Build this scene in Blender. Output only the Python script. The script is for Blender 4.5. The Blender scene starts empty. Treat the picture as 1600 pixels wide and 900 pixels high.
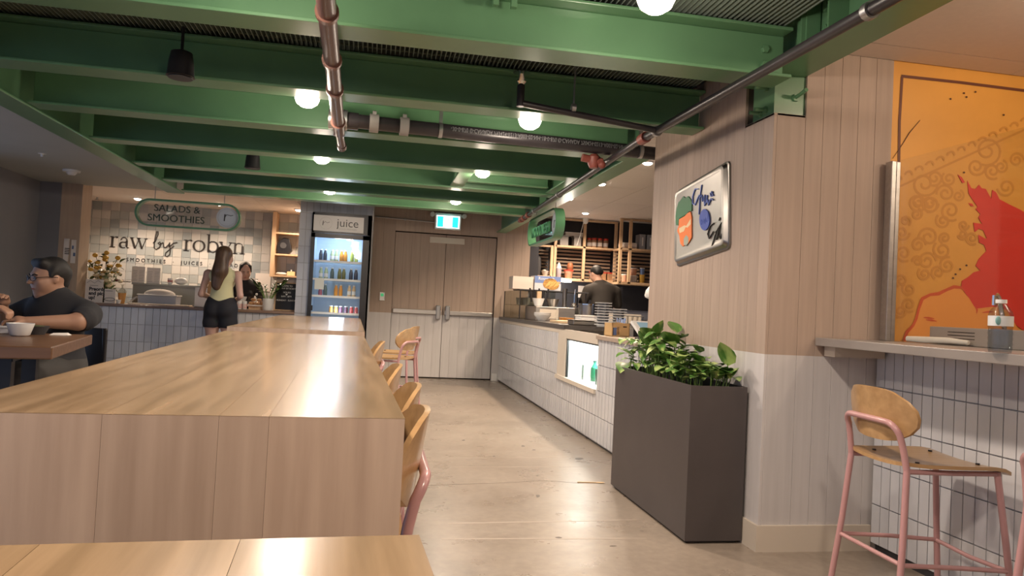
import bpy, bmesh, math, random
import numpy as np
from mathutils import Matrix, Vector
random.seed(7)
S = bpy.context.scene
COL = S.collection
# ---------------------------------------------------------------- camera
F, CX, CY, H = 1145.0, 800.0, 450.0, 1.15
def _n(v): return v / np.linalg.norm(v)
_dY = _n(np.array([586 - CX, -(470 - CY), -F])); _dX = _n(np.array([6956 - CX, -(787 - CY), -F]))
_dX = _n(_dX - _dY * (_dX @ _dY)); ROT = np.array([_dX, _dY, np.cross(_dX, _dY)])
EYE = np.array([0, 0, H])
def at(x, y, **k):
    """world point where the sight line through pixel (x, y) meets a known plane of the room"""
    d = ROT @ np.array([x - CX, -(y - CY), -F]); (a, v), = k.items(); i = 'XYZ'.index(a)
    return Vector([float(q) for q in EYE + (v - EYE[i]) / d[i] * d])
cam = bpy.data.cameras.new('camera'); cam.sensor_width = 36; cam.lens = 36 * F / 1600
cam.clip_start = 0.05; cam.clip_end = 100
co = bpy.data.objects.new('camera', cam); COL.objects.link(co)
m4 = np.eye(4); m4[:3, :3] = ROT; m4[:3, 3] = EYE
co.matrix_world = Matrix(m4.tolist()); S.camera = co
# ---------------------------------------------------------------- world, exposure
W = bpy.data.worlds.new('world'); S.world = W; W.use_nodes = True
W.node_tree.nodes['Background'].inputs[0].default_value = (0.50, 0.66, 1.0, 1)
W.node_tree.nodes['Background'].inputs[1].default_value = 0.75
S.view_settings.view_transform = 'Standard'; S.view_settings.look = 'None'
S.view_settings.exposure = 0.25; S.view_settings.gamma = 1; S.view_settings.use_curve_mapping = False
S.cycles.use_denoising = True; S.cycles.max_bounces = 8; S.cycles.transparent_max_bounces = 32; S.cycles.sample_clamp_indirect = 6
LAMP_W = 72.0          # dome lamps under the green ceiling
SPOT_W = 120.0          # small downlights in the kiosks
WARM = (1.0, 0.82, 0.67); WARM2 = (1.0, 0.78, 0.58)

# ---------------------------------------------------------------- materials
MATS = {}
def mat(name, col, rough=0.5, metal=0.0, emit=None, estr=0, noise=0, nscale=8, stretch=None, col2=None, bump=0, alpha=None, trans=0, rnd=0, coat=0, twotone=None, spec=None, ior=None):
    if name in MATS: return MATS[name]
    m = bpy.data.materials.new(name); m.use_nodes = True; nt = m.node_tree; N = nt.nodes; L = nt.links
    b = N['Principled BSDF']; MATS[name] = m
    b.inputs['Roughness'].default_value = rough; b.inputs['Metallic'].default_value = metal
    if spec is not None: b.inputs['Specular IOR Level'].default_value = spec
    if ior: b.inputs['IOR'].default_value = ior
    if coat: b.inputs['Coat Weight'].default_value = coat; b.inputs['Coat Roughness'].default_value = 0.15
    c = (*col, 1); b.inputs['Base Color'].default_value = c
    out = None
    if noise or bump or twotone:
        tc = N.new('ShaderNodeTexCoord'); mp = N.new('ShaderNodeMapping'); nz = N.new('ShaderNodeTexNoise')
        L.new(tc.outputs['Object'], mp.inputs['Vector']); L.new(mp.outputs['Vector'], nz.inputs['Vector'])
        if stretch: mp.inputs['Scale'].default_value = stretch
        nz.inputs['Scale'].default_value = nscale; nz.inputs['Detail'].default_value = 6
        if rnd:
            oi = N.new('ShaderNodeObjectInfo'); ad = N.new('ShaderNodeVectorMath'); ad.operation = 'SCALE'
            cb = N.new('ShaderNodeCombineXYZ')
            for i in range(3): L.new(oi.outputs['Random'], cb.inputs[i])
            L.new(cb.outputs[0], ad.inputs[0]); ad.inputs['Scale'].default_value = 37; L.new(ad.outputs[0], mp.inputs['Location'])
        if noise:
            rp = N.new('ShaderNodeValToRGB'); L.new(nz.outputs['Fac'], rp.inputs[0])
            d = col2 or tuple(x * (1 - noise) for x in col)
            rp.color_ramp.elements[0].position = 0.3; rp.color_ramp.elements[1].position = 0.7
            rp.color_ramp.elements[0].color = (*d, 1); rp.color_ramp.elements[1].color = c
            out = rp.outputs[0]
        if bump:
            bp = N.new('ShaderNodeBump'); bp.inputs['Strength'].default_value = bump; bp.inputs['Distance'].default_value = 0.01
            L.new(nz.outputs['Fac'], bp.inputs['Height']); L.new(bp.outputs[0], b.inputs['Normal'])
    if twotone:
        z, c2 = twotone
        g = N.new('ShaderNodeNewGeometry'); sp = N.new('ShaderNodeSeparateXYZ'); L.new(g.outputs['Position'], sp.inputs[0])
        gt = N.new('ShaderNodeMath'); gt.operation = 'GREATER_THAN'; gt.inputs[1].default_value = z; L.new(sp.outputs['Z'], gt.inputs[0])
        rp2 = N.new('ShaderNodeValToRGB'); L.new(nz.outputs['Fac'], rp2.inputs[0])
        rp2.color_ramp.elements[0].position = 0.3; rp2.color_ramp.elements[1].position = 0.7
        rp2.color_ramp.elements[0].color = (*[x * 0.90 for x in c2], 1); rp2.color_ramp.elements[1].color = (*c2, 1)
        mx = N.new('ShaderNodeMix'); mx.data_type = 'RGBA'; L.new(gt.outputs[0], mx.inputs[0]); L.new(rp2.outputs[0], mx.inputs[6]); L.new(out, mx.inputs[7]); out = mx.outputs[2]
    if rnd:
        oi2 = N.new('ShaderNodeObjectInfo'); hs = N.new('ShaderNodeHueSaturation'); mr = N.new('ShaderNodeMapRange')
        L.new(oi2.outputs['Random'], mr.inputs[0]); mr.inputs[3].default_value = 1 - rnd; mr.inputs[4].default_value = 1 + rnd
        L.new(mr.outputs[0], hs.inputs['Value'])
        if out: L.new(out, hs.inputs['Color'])
        else: hs.inputs['Color'].default_value = c
        out = hs.outputs[0]
    if out: L.new(out, b.inputs['Base Color'])
    if emit: b.inputs['Emission Color'].default_value = (*emit, 1); b.inputs['Emission Strength'].default_value = estr
    if trans: b.inputs['Transmission Weight'].default_value = trans
    if alpha is not None: b.inputs['Alpha'].default_value = alpha
    return m
def wood(name, c1, c2, axis=0, rough=0.35, scale=1.0, rnd=0.1, coat=0, bump=0.05):
    """grain stretched along the object's local axis"""
    st = [14 * scale] * 3; st[axis] = 0.9 * scale
    return mat(name, c1, rough, noise=1, col2=c2, nscale=2.2, stretch=tuple(st), rnd=rnd, coat=coat, bump=bump)
def glassmat(name, tint=(0.9, 0.95, 0.93), refl=0.05):
    if name in MATS: return MATS[name]
    m = bpy.data.materials.new(name); m.use_nodes = True; N = m.node_tree.nodes; L = m.node_tree.links
    N.remove(N['Principled BSDF']); t = N.new('ShaderNodeBsdfTransparent'); t.inputs[0].default_value = (*tint, 1)
    g = N.new('ShaderNodeBsdfGlossy'); g.inputs['Roughness'].default_value = 0.03
    mx = N.new('ShaderNodeMixShader'); mx.inputs[0].default_value = refl; L.new(t.outputs[0], mx.inputs[1]); L.new(g.outputs[0], mx.inputs[2])
    L.new(mx.outputs[0], N['Material Output'].inputs[0]); MATS[name] = m
    return m
def emat(name, col, s): return mat(name, col, 0.6, emit=col, estr=s)

GREEN = mat('green_paint', (0.125, 0.275, 0.14), 0.34, noise=0.15, nscale=3, coat=0.15)
GREEN_D = mat('green_grating_paint', (0.20, 0.25, 0.21), 0.5)
BOARD = mat('painted_boards', (0.425, 0.325, 0.262), 0.6, noise=0.13, nscale=2.2, stretch=(16, 16, 0.8), twotone=(0.98, (0.60, 0.575, 0.57)), rnd=0.05, bump=0.08)
BOARDB = mat('painted_boards_plain', (0.48, 0.37, 0.285), 0.6, noise=0.13, nscale=2.2, stretch=(16, 16, 0.8), rnd=0.05, bump=0.08)
GAP = mat('dark_gap', (0.17, 0.135, 0.115), 0.9)
OAKX = wood('oak_table_crosswise', (0.40, 0.285, 0.18), (0.31, 0.21, 0.125), 0, 0.3, coat=0.1, rnd=0.13)
OAKY = wood('oak_table_lengthwise', (0.335, 0.225, 0.13), (0.195, 0.125, 0.065), 1, 0.25, coat=0.25, rnd=0.09)
OAKZ = wood('oak_upright', (0.46, 0.35, 0.27), (0.36, 0.265, 0.20), 2, 0.4, rnd=0.10)
PLY = wood('oak_plywood', (0.50, 0.31, 0.145), (0.38, 0.225, 0.10), 1, 0.3, rnd=0.06, coat=0.3)
PINK = mat('pink_powder_coat', (0.50, 0.275, 0.275), 0.3, coat=0.3)
WALNUT = wood('brown_slab_wood', (0.19, 0.10, 0.052), (0.10, 0.05, 0.026), 0, 0.3)
PINE = wood('pine_shelf_wood', (0.62, 0.43, 0.27), (0.52, 0.34, 0.20), 2, 0.5, rnd=0.06)
SLAT = wood('brown_slat_wood', (0.30, 0.22, 0.16), (0.22, 0.15, 0.10), 0, 0.55)
WTILE = mat('white_glazed_tile', (0.62, 0.63, 0.66), 0.16, noise=0.08, nscale=5, rnd=0.06, coat=0.3)
GROUT = mat('tile_grout', (0.44, 0.43, 0.43), 0.9)
WHITE = mat('white_plastic', (0.78, 0.77, 0.75), 0.4)
CREAM = mat('cream_panel', (0.62, 0.55, 0.46), 0.5)
PAPER = mat('paper', (0.80, 0.74, 0.70), 0.8)
BLACK = mat('black_metal', (0.014, 0.013, 0.015), 0.35)
BLACKP = mat('black_pipe_paint', (0.03, 0.026, 0.03), 0.35, noise=0.3, nscale=6)
PIPEBR = mat('red_brown_pipe_paint', (0.085, 0.042, 0.038), 0.32)
VALVE = mat('red_valve_paint', (0.22, 0.055, 0.04), 0.5)
STEEL = mat('stainless_steel', (0.30, 0.285, 0.27), 0.33, 1.0, noise=0.1, nscale=3)
STEELR = mat('brushed_steel', (0.55, 0.53, 0.51), 0.38, 1.0, noise=0.15, nscale=2, stretch=(1, 20, 20))
CHROME = mat('chrome', (0.75, 0.74, 0.72), 0.08, 1.0)
ALU = mat('grey_aluminium', (0.40, 0.40, 0.41), 0.35, 0.9)
DGREY = mat('dark_grey_plastic', (0.05, 0.05, 0.055), 0.5)
GREY = mat('grey_plastic', (0.32, 0.30, 0.29), 0.5)
NAVY = mat('navy_wall_paint', (0.035, 0.035, 0.045), 0.6, noise=0.2, nscale=3)
GREYWALL = mat('grey_wall_paint', (0.21, 0.215, 0.24), 0.8, noise=0.05, nscale=4)
SOFFIT = mat('grey_green_soffit', (0.44, 0.45, 0.42), 0.6, noise=0.08, nscale=2)
CEILW = mat('white_ceiling_tile', (0.78, 0.70, 0.64), 0.8, noise=0.04, nscale=30)
GLASS = glassmat('clear_glass', (0.975, 0.98, 0.975))
GLASSB = glassmat('tinted_glass', (0.72, 0.72, 0.68))
BLACKTXT = mat('black_lettering', (0.03, 0.025, 0.022), 0.4)
WHITETXT = mat('white_lettering', (0.85, 0.85, 0.83), 0.5)
CARD = mat('brown_cardboard', (0.45, 0.28, 0.15), 0.8)
LAMPGLOW = emat('lamp_glow', (1.0, 0.86, 0.68), 22)
SPOTGLOW = emat('downlight_glow', (1.0, 0.88, 0.72), 25)

# ---------------------------------------------------------------- mesh helpers
class MB:
    def __init__(s): s.v = []; s.f = []
    def add(s, vs, fs):
        o = len(s.v); s.v += [tuple(map(float, p)) for p in vs]; s.f += [tuple(i + o for i in f) for f in fs]; return s
    def box(s, x0, x1, y0, y1, z0, z1):
        return s.add([(x, y, z) for z in (z0, z1) for y in (y0, y1) for x in (x0, x1)],
                     [(0, 2, 3, 1), (4, 5, 7, 6), (0, 1, 5, 4), (2, 6, 7, 3), (0, 4, 6, 2), (1, 3, 7, 5)])
    def cyl(s, p0, p1, r0, r1=None, n=14, caps=True):
        r1 = r0 if r1 is None else r1; p0, p1 = Vector(p0), Vector(p1); d = (p1 - p0)
        q = d.to_track_quat('Z', 'Y'); vs = []
        for p, r in ((p0, r0), (p1, r1)):
            for i in range(n): a = 2 * math.pi * i / n; vs.append(p + q @ Vector((r * math.cos(a), r * math.sin(a), 0)))
        fs = [(i, (i + 1) % n, n + (i + 1) % n, n + i) for i in range(n)]
        if caps: fs += [tuple(range(n - 1, -1, -1)), tuple(range(n, 2 * n))]
        return s.add(vs, fs)
    def tube(s, path, r, n=10, closed=False):
        P = [Vector(p) for p in path]; k = len(P); vs = []; fs = []; up = None
        R = r if isinstance(r, (list, tuple)) else [r] * k
        for i, p in enumerate(P):
            t = (P[(i + 1) % k] if closed or i < k - 1 else p) - (P[i - 1] if closed or i > 0 else p); t.normalize()
            if up is None: up = Vector((0, 0, 1)) if abs(t.z) < 0.9 else Vector((1, 0, 0))
            x = up.cross(t).normalized(); y = t.cross(x).normalized(); up = y
            for j in range(n): a = 2 * math.pi * j / n; vs.append(p + R[i] * (x * math.cos(a) + y * math.sin(a)))
        for i in range(k if closed else k - 1):
            for j in range(n): a, b = i * n, ((i + 1) % k) * n; fs.append((a + j, a + (j + 1) % n, b + (j + 1) % n, b + j))
        if not closed: fs += [tuple(range(n - 1, -1, -1)), tuple(range((k - 1) * n, k * n))]
        return s.add(vs, fs)
    def lathe(s, prof, c=(0, 0, 0), n=20):
        vs = []; k = len(prof)
        for r, z in prof:
            for i in range(n): a = 2 * math.pi * i / n; vs.append((c[0] + r * math.cos(a), c[1] + r * math.sin(a), c[2] + z))
        fs = [(i * n + j, i * n + (j + 1) % n, (i + 1) * n + (j + 1) % n, (i + 1) * n + j) for i in range(k - 1) for j in range(n)]
        fs += [tuple(range(n - 1, -1, -1)), tuple(range((k - 1) * n, k * n))]
        return s.add(vs, fs)
    def ell(s, c, rx, ry, rz, nu=14, nv=8):
        vs = []; 
        for j in range(1, nv):
            th = math.pi * j / nv
            for i in range(nu): a = 2 * math.pi * i / nu; vs.append((c[0] + rx * math.sin(th) * math.cos(a), c[1] + ry * math.sin(th) * math.sin(a), c[2] - rz * math.cos(th)))
        b = len(vs); vs += [(c[0], c[1], c[2] - rz), (c[0], c[1], c[2] + rz)]
        fs = [(j * nu + i, j * nu + (i + 1) % nu, (j + 1) * nu + (i + 1) % nu, (j + 1) * nu + i) for j in range(nv - 2) for i in range(nu)]
        fs += [(b, (i + 1) % nu, i) for i in range(nu)] + [(b + 1, (nv - 2) * nu + i, (nv - 2) * nu + (i + 1) % nu) for i in range(nu)]
        return s.add(vs, fs)
    def prism(s, poly, o, u, v, t):
        """polygon (a,b) -> o + a*u + b*v, thickness t along u x v"""
        o, u, v = Vector(o), Vector(u), Vector(v); w = u.cross(v).normalized() * t; n = len(poly)
        vs = [o + float(a) * u + float(b) * v for a, b in poly]; vs += [p + w for p in vs]
        return s.add(vs, [tuple(range(n - 1, -1, -1)), tuple(range(n, 2 * n))] + [(i, (i + 1) % n, n + (i + 1) % n, n + i) for i in range(n)])
    def ribbon(s, pts, wid, o, u, v, t):
        """flat stroke of varying width in the plane o,u,v, thickness t"""
        o, u, v = Vector(o), Vector(u), Vector(v); w = u.cross(v).normalized() * t; n = len(pts)
        L = []; R = []
        for i, (a, b) in enumerate(pts):
            p, q = pts[max(i - 1, 0)], pts[min(i + 1, n - 1)]; dx, dy = q[0] - p[0], q[1] - p[1]; l = math.hypot(dx, dy) or 1
            h = (wid[i] if isinstance(wid, (list, tuple)) else wid) / 2; L.append((a - dy / l * h, b + dx / l * h)); R.append((a + dy / l * h, b - dx / l * h))
        vs = [o + float(a) * u + float(b) * v for a, b in L + R]; vs += [p + w for p in vs]; fs = []
        for i in range(n - 1):
            fs += [(i, i + 1, n + i + 1, n + i), (2 * n + i, 3 * n + i, 3 * n + i + 1, 2 * n + i + 1), (i, 2 * n + i, 2 * n + i + 1, i + 1), (n + i, n + i + 1, 3 * n + i + 1, 3 * n + i)]
        return s.add(vs, fs)
    def mesh(s, name, m, smooth=False):
        me = bpy.data.meshes.new(name); me.from_pydata(s.v, [], s.f)
        bm = bmesh.new(); bm.from_mesh(me); bmesh.ops.recalc_face_normals(bm, faces=bm.faces); bm.to_mesh(me); bm.free()
        if m: me.materials.append(m)
        if smooth:
            me.polygons.foreach_set('use_smooth', [True] * len(me.polygons)); me.set_sharp_from_angle(angle=math.radians(40))
        return me
    def build(s, name, m, parent=None, smooth=False, bevel=0):
        return ob(name, s.mesh(name, m, smooth), parent, bevel)
def ob(name, me, parent=None, bevel=0):
    o = bpy.data.objects.new(name, me); COL.objects.link(o)
    if parent: o.parent = parent
    if bevel:
        b = o.modifiers.new('bevel', 'BEVEL'); b.width = bevel; b.segments = 2; b.limit_method = 'ANGLE'
    return o
def tag(o, label, cat, group=None):
    o['label'] = label; o['category'] = cat
    if group: o['group'] = group
    return o
def thing(name, label, cat, loc=(0, 0, 0), rz=0, group=None):
    o = bpy.data.objects.new(name, None); COL.objects.link(o); o.location = loc; o.rotation_euler = (0, 0, rz); o.empty_display_size = 0.1
    return tag(o, label, cat, group)
def struct(o): o['kind'] = 'structure'; return o
def copy_tree(o, parent=None):
    c = o.copy(); COL.objects.link(c); c.parent = parent
    for ch in o.children: copy_tree(ch, c)
    return c
def B(name, m, parent, *a, bevel=0): return MB().box(*a).build(name, m, parent, bevel=bevel)
def text(name, s, size, m, parent, o, u, v, ext=0.004, align='LEFT', sx=1.0, bold=0, gap=1.0):
    cu = bpy.data.curves.new(name, 'FONT'); cu.body = s; cu.size = size; cu.extrude = ext; cu.align_x = align; cu.offset = bold; cu.resolution_u = 4; cu.space_character = gap
    t = bpy.data.objects.new(name, cu); COL.objects.link(t); dg = bpy.context.evaluated_depsgraph_get()
    me = bpy.data.meshes.new_from_object(t.evaluated_get(dg)); bpy.data.objects.remove(t); bpy.data.curves.remove(cu)
    u, v = Vector(u) * sx, Vector(v); w = u.cross(v).normalized()
    M = Matrix(((u.x, v.x, w.x, o[0]), (u.y, v.y, w.y, o[1]), (u.z, v.z, w.z, o[2]), (0, 0, 0, 1)))
    me.transform(M); me.name = name; me.materials.clear(); me.materials.append(m)
    return ob(name, me, parent)
def light(name, loc, power, col, r=0.05, kind='POINT', spot=None, parent=None):
    l = bpy.data.lights.new(name, kind); l.energy = power; l.color = col; l.shadow_soft_size = r
    if spot: l.spot_size = math.radians(spot); l.spot_blend = 0.6
    o = bpy.data.objects.new(name, l); COL.objects.link(o); o.location = loc
    if parent: o.parent = parent
    return o
ORD = ['first', 'second', 'third', 'fourth', 'fifth', 'sixth', 'seventh', 'eighth', 'ninth', 'tenth', 'eleventh', 'twelfth']
# ================================================================ THE SETTING
def floor_material():
    m = bpy.data.materials.new('polished_concrete'); m.use_nodes = True; N = m.node_tree.nodes; L = m.node_tree.links; b = N['Principled BSDF']
    tc = N.new('ShaderNodeTexCoord')
    def noise(sc, det=6, rough=0.6):
        n = N.new('ShaderNodeTexNoise'); n.inputs['Scale'].default_value = sc; n.inputs['Detail'].default_value = det; n.inputs['Roughness'].default_value = rough; L.new(tc.outputs['Object'], n.inputs['Vector']); return n
    def ramp(src, p0, c0, p1, c1):
        r = N.new('ShaderNodeValToRGB'); r.color_ramp.elements[0].position = p0; r.color_ramp.elements[1].position = p1
        r.color_ramp.elements[0].color = (*c0, 1); r.color_ramp.elements[1].color = (*c1, 1); L.new(src, r.inputs[0]); return r
    a = ramp(noise(0.9).outputs['Fac'], 0.3, (0.25, 0.205, 0.165), 0.72, (0.35, 0.29, 0.235))
    f = ramp(noise(22, 8).outputs['Fac'], 0.3, (0.82,) * 3, 0.7, (1.05,) * 3)
    mx = N.new('ShaderNodeMix'); mx.data_type = 'RGBA'; mx.blend_type = 'MULTIPLY'; mx.inputs[0].default_value = 1
    L.new(a.outputs[0], mx.inputs[6]); L.new(f.outputs[0], mx.inputs[7])
    vo = N.new('ShaderNodeTexVoronoi'); vo.inputs['Scale'].default_value = 4.5; L.new(tc.outputs['Object'], vo.inputs['Vector'])
    sp = ramp(vo.outputs['Distance'], 0.035, (0.38, 0.34, 0.31), 0.06, (1, 1, 1))
    m2 = N.new('ShaderNodeMix'); m2.data_type = 'RGBA'; m2.blend_type = 'MULTIPLY'; m2.inputs[0].default_value = 0.6
    L.new(mx.outputs[2], m2.inputs[6]); L.new(sp.outputs[0], m2.inputs[7]); L.new(m2.outputs[2], b.inputs['Base Color'])
    r = ramp(noise(3).outputs['Fac'], 0.3, (0.24,) * 3, 0.7, (0.38,) * 3); L.new(r.outputs[0], b.inputs['Roughness'])
    return m
floor = struct(MB().box(-6, 6, -4, 13, -0.1, 0).build('floor', floor_material()))
CRACK = mat('floor_crack', (0.10, 0.08, 0.065), 0.9); STRIPE = mat('floor_scuff_line', (0.345, 0.285, 0.235), 0.38)
cr = [tuple(at(x, y, Z=0)[:2]) for x, y in [(668, 759), (700, 757), (740, 756), (775, 755), (815, 753), (842, 751), (870, 752), (905, 755)]]
MB().ribbon(cr, 0.004, (0, 0, 0), (1, 0, 0), (0, 1, 0), 0.0006).build('crack', CRACK, floor)
for (x0, y0, x1, y1, w) in [(700, 730, 950, 729, 0.012), (690, 716, 900, 714, 0.012), (700, 818, 1000, 812, 0.02), (690, 842, 1010, 841, 0.02)]:
    MB().ribbon([tuple(at(x0, y0, Z=0)[:2]), tuple(at(x1, y1, Z=0)[:2])], w, (0, 0, 0), (1, 0, 0), (0, 1, 0), 0.0005).build('scuff_line', STRIPE, floor)
STAIN = mat('dark_floor_stain', (0.11, 0.09, 0.075), 0.6)
for x, y, w, h in [(817, 697, 9, 3), (834, 703, 7, 2), (905, 717, 16, 4), (840, 775, 8, 5), (873, 840, 12, 3), (772, 713, 5, 2), (724, 688, 6, 2), (958, 853, 14, 2), (840, 743, 5, 2)]:
    pl = [tuple(at(x + w / 2 * math.cos(a) * random.uniform(.6, 1.1), y + h / 2 * math.sin(a) * random.uniform(.6, 1.1), Z=0)[:2]) for a in np.linspace(0, 2 * math.pi, 9)[:-1]]
    MB().prism(pl, (0, 0, 0), (1, 0, 0), (0, 1, 0), 0.0006).build('stain', STAIN, floor)

PLANKS = {}
def plank(parent, w, h, t, loc, m=BOARD, along='X', name='plank'):
    """vertical wall board, its face flush with loc, shared meshes"""
    k = (round(w, 3), round(h, 3), t, m.name, along)
    if k not in PLANKS:
        mb = MB(); g = 0.0008
        if along == 'X': mb.box(g, w - g, 0, t, 0, h)
        else: mb.box(0, t, g, w - g, 0, h)
        PLANKS[k] = mb.mesh(name, m)
    o = ob(name, PLANKS[k], parent, bevel=0.001); o.location = loc; return o
def boards_x(parent, x0, x1, y, z0, z1, w, m=BOARD):
    n = max(1, round((x1 - x0) / w)); w = (x1 - x0) / n
    for i in range(n): plank(parent, w, z1 - z0, 0.016, (x0 + i * w, y, z0), m)
def boards_y(parent, y0, y1, x, z0, z1, w, m=BOARD):
    n = max(1, round((y1 - y0) / w)); w = (y1 - y0) / n
    for i in range(n): plank(parent, w, z1 - z0, 0.016, (x, y0 + i * w, z0), m, 'Y')
# door wall at the end of the aisle
DY = 11.3
wall_back = struct(MB().box(-0.1, 0.25, DY + 0.012, DY + 0.2, 0, 3).box(0.25, 1.83, DY + 0.012, DY + 0.2, 2.235, 3).box(1.83, 2.36, DY + 0.012, DY + 0.2, 0, 3).build('wall_back', GAP))
boards_x(wall_back, -0.1, 0.25, DY, 0, 2.9, 0.14); boards_x(wall_back, 0.25, 1.83, DY, 2.235, 2.9, 0.14); boards_x(wall_back, 1.83, 2.36, DY, 0, 2.9, 0.14)
B('reveal', BOARDB, wall_back, 0.235, 0.25, DY + 0.016, DY + 0.13, 0, 2.235); B('reveal', BOARDB, wall_back, 1.83, 1.845, DY + 0.016, DY + 0.13, 0, 2.235)
B('reveal', BOARDB, wall_back, 0.25, 1.83, DY + 0.016, DY + 0.13, 2.235, 2.25)
for i, (x0, x1, hx, s) in enumerate([(0.253, 1.034, 0.27, 1), (1.04, 1.827, 1.81, -1)]):
    d = struct(MB().box(x0, x1, DY + 0.072, DY + 0.11, 0.015, 2.225).build('door_%d' % (i + 1), GAP)); d['label'] = ['left', 'right'][i] + ' leaf of the board-clad double door with a panic bar'
    n = 6; w = (x1 - x0) / n
    for k in range(n): plank(d, w, 2.205, 0.014, (x0 + k * w, DY + 0.058, 0.018))
    y = DY + 0.045; xs = sorted((x0 + 0.02, x1 - 0.02)); lx = x1 - 0.07 if s > 0 else x0 + 0.07
    bar = MB().box(xs[0], xs[1], y - 0.035, y + 0.008, 0.985, 1.05).build('panic_bar', STEELR, d, bevel=0.006)
    MB().box(lx - 0.035, lx + 0.035, y - 0.05, y + 0.012, 0.91, 1.13).build('latch_case', ALU, bar, bevel=0.012)
    if i == 0: MB().box(0.78, 1.32, DY + 0.03, DY + 0.058, 2.09, 2.18).build('closer_plate', CREAM, d)
struct(MB().box(1.845, 1.925, DY - 0.01, DY, 0, 0.11).build('baseboard_back', WHITE))
# pillar with boards on two faces, notch at the top corner
PX, PY, PYF = 1.93, 3.38, 4.98
wall_pillar = struct(MB().box(PX + 0.012, 2.6, PY + 0.012, PYF, 0, 2.19).box(PX + 0.012, 2.6, 3.69, PYF, 2.19, 2.62).box(2.115, 2.6, PY + 0.012, 3.69, 2.19, 2.56).build('wall_pillar', GAP))
boards_y(wall_pillar, PY, 3.68, PX, 0, 2.2, 0.11); boards_y(wall_pillar, 3.68, PYF, PX, 0, 2.6, 0.11)
boards_x(wall_pillar, PX + .016, 2.105, PY, 0, 2.2, 0.11); boards_x(wall_pillar, 2.105, 2.6, PY, 0, 2.54, 0.11)
B('end_board', BOARD, wall_pillar, PX, 2.5, PYF, PYF + 0.016, 0, 2.6)
B('notch_cap', BOARDB, wall_pillar, PX, 2.105, PY, 3.68, 2.19, 2.2)
struct(MB().box(PX - 0.014, PX, PY - 0.014, PYF, 0, 0.13).box(PX, 2.55, PY - 0.014, PY, 0, 0.13).build('baseboard_pillar', CREAM))
# left wall, its return, pilaster and soffit
wall_left = struct(MB().box(-4.35, -4.2, 8.0, 10.25, 0, 2.6).box(-4.2, -3.95, 10.1, 10.25, 0, 2.6).build('wall_left', GREYWALL))
struct(MB().box(-3.95, -3.71, 10.1, 10.42, 0, 2.5).build('wall_pilaster', BOARDB))
soffit = struct(MB().box(-6, -2.42, 2.0, 10.18, 2.44, 2.6).box(-2.42, -1.05, 9.1, 10.18, 2.44, 2.6).build('ceiling_soffit', SOFFIT))
# kiosk shells
wall_kiosk = struct(MB().box(-4.75, -1.05, 12.5, 12.7, 0, 2.6).build('wall_kiosk', GROUT))
struct(MB().box(-4.75, -4.6, 10.25, 12.5, 0, 2.6).box(-1.05, -0.92, 10.85, 12.5, 0, 2.6).build('wall_kiosk_side', BOARDB))
struct(MB().box(2.05, 5.4, 12.0, 12.2, 0, 2.9).box(5.2, 5.4, 4.98, 12.0, 0, 2.9).box(2.36, 2.5, 11.3, 12.0, 0, 2.9).build('wall_kitchen', NAVY))
struct(MB().box(-1.05, 2.5, 11.5, 11.6, 0, 3).box(-6, 6, 12.9, 13, 0, 3).box(-.92, -.1, 10.85, 11.5, 0, 3).build('wall_light_backing', GAP))  # hidden backing added so sky light does not show through the gaps
struct(MB().box(-6, 6, -4, 13, 3.0, 3.1).build('ceiling_light_stop', GAP))  # unseen lid over everything, added to stop sky light leaking in
def ceiling(name, x0, x1, y0, y1, z, px, py):
    c = struct(MB().box(x0, x1, y0, y1, z + 0.012, z + 0.03).build(name, GAP)); nx = math.ceil((x1 - x0) / px); ny = math.ceil((y1 - y0) / py); me = {}
    for i in range(nx):
        for j in range(ny):
            w, d = min(px, x1 - x0 - i * px), min(py, y1 - y0 - j * py); k = (round(w, 3), round(d, 3))
            if k not in me: me[k] = MB().box(0.003, w - 0.003, 0.003, d - 0.003, 0, 0.012).mesh('ceiling_panel', CEILW)
            o = ob('ceiling_panel', me[k], c); o.location = (x0 + i * px, y0 + j * py, z)
    return c
ceiling('ceiling_kiosk', -4.75, -1.05, 10.18, 12.5, 2.5, 0.6, 1.2)
ceiling('ceiling_kitchen', 1.95, 5.2, 4.98, 12.0, 2.68, 0.6, 1.2)
ceiling('ceiling_bar', 2.1, 5.2, -1.0, 3.38, 2.54, 1.2, 0.6)
struct(MB().box(-1.2, 5.4, -1.35, -1.2, 0, 3).box(5.2, 5.4, -1.2, 3.4, 0, 3).build('wall_daylight_block', BOARDB))  # unseen walls behind and right, added to keep daylight off the bar
# square glazed tiles behind the salad kiosk
def sq_tile_mat():
    m = bpy.data.materials.new('handmade_square_tile'); m.use_nodes = True; N = m.node_tree.nodes; L = m.node_tree.links; b = N['Principled BSDF']
    oi = N.new('ShaderNodeObjectInfo'); r = N.new('ShaderNodeValToRGB'); L.new(oi.outputs['Random'], r.inputs[0]); e = r.color_ramp.elements
    e[0].color = (0.30, 0.33, 0.335, 1); e[1].color = (0.56, 0.535, 0.505, 1); e[1].position = 1
    for p, c in ((0.25, (0.375, 0.395, 0.39, 1)), (0.5, (0.47, 0.465, 0.44, 1)), (0.75, (0.53, 0.515, 0.49, 1))): x = e.new(p); x.color = c
    tc = N.new('ShaderNodeTexCoord'); n = N.new('ShaderNodeTexNoise'); n.inputs['Scale'].default_value = 14; L.new(tc.outputs['Object'], n.inputs['Vector'])
    bp = N.new('ShaderNodeBump'); bp.inputs['Strength'].default_value = 0.25; bp.inputs['Distance'].default_value = 0.01; L.new(n.outputs['Fac'], bp.inputs['Height']); L.new(bp.outputs[0], b.inputs['Normal'])
    L.new(r.outputs[0], b.inputs['Base Color']); b.inputs['Roughness'].default_value = 0.12; return m
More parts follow.
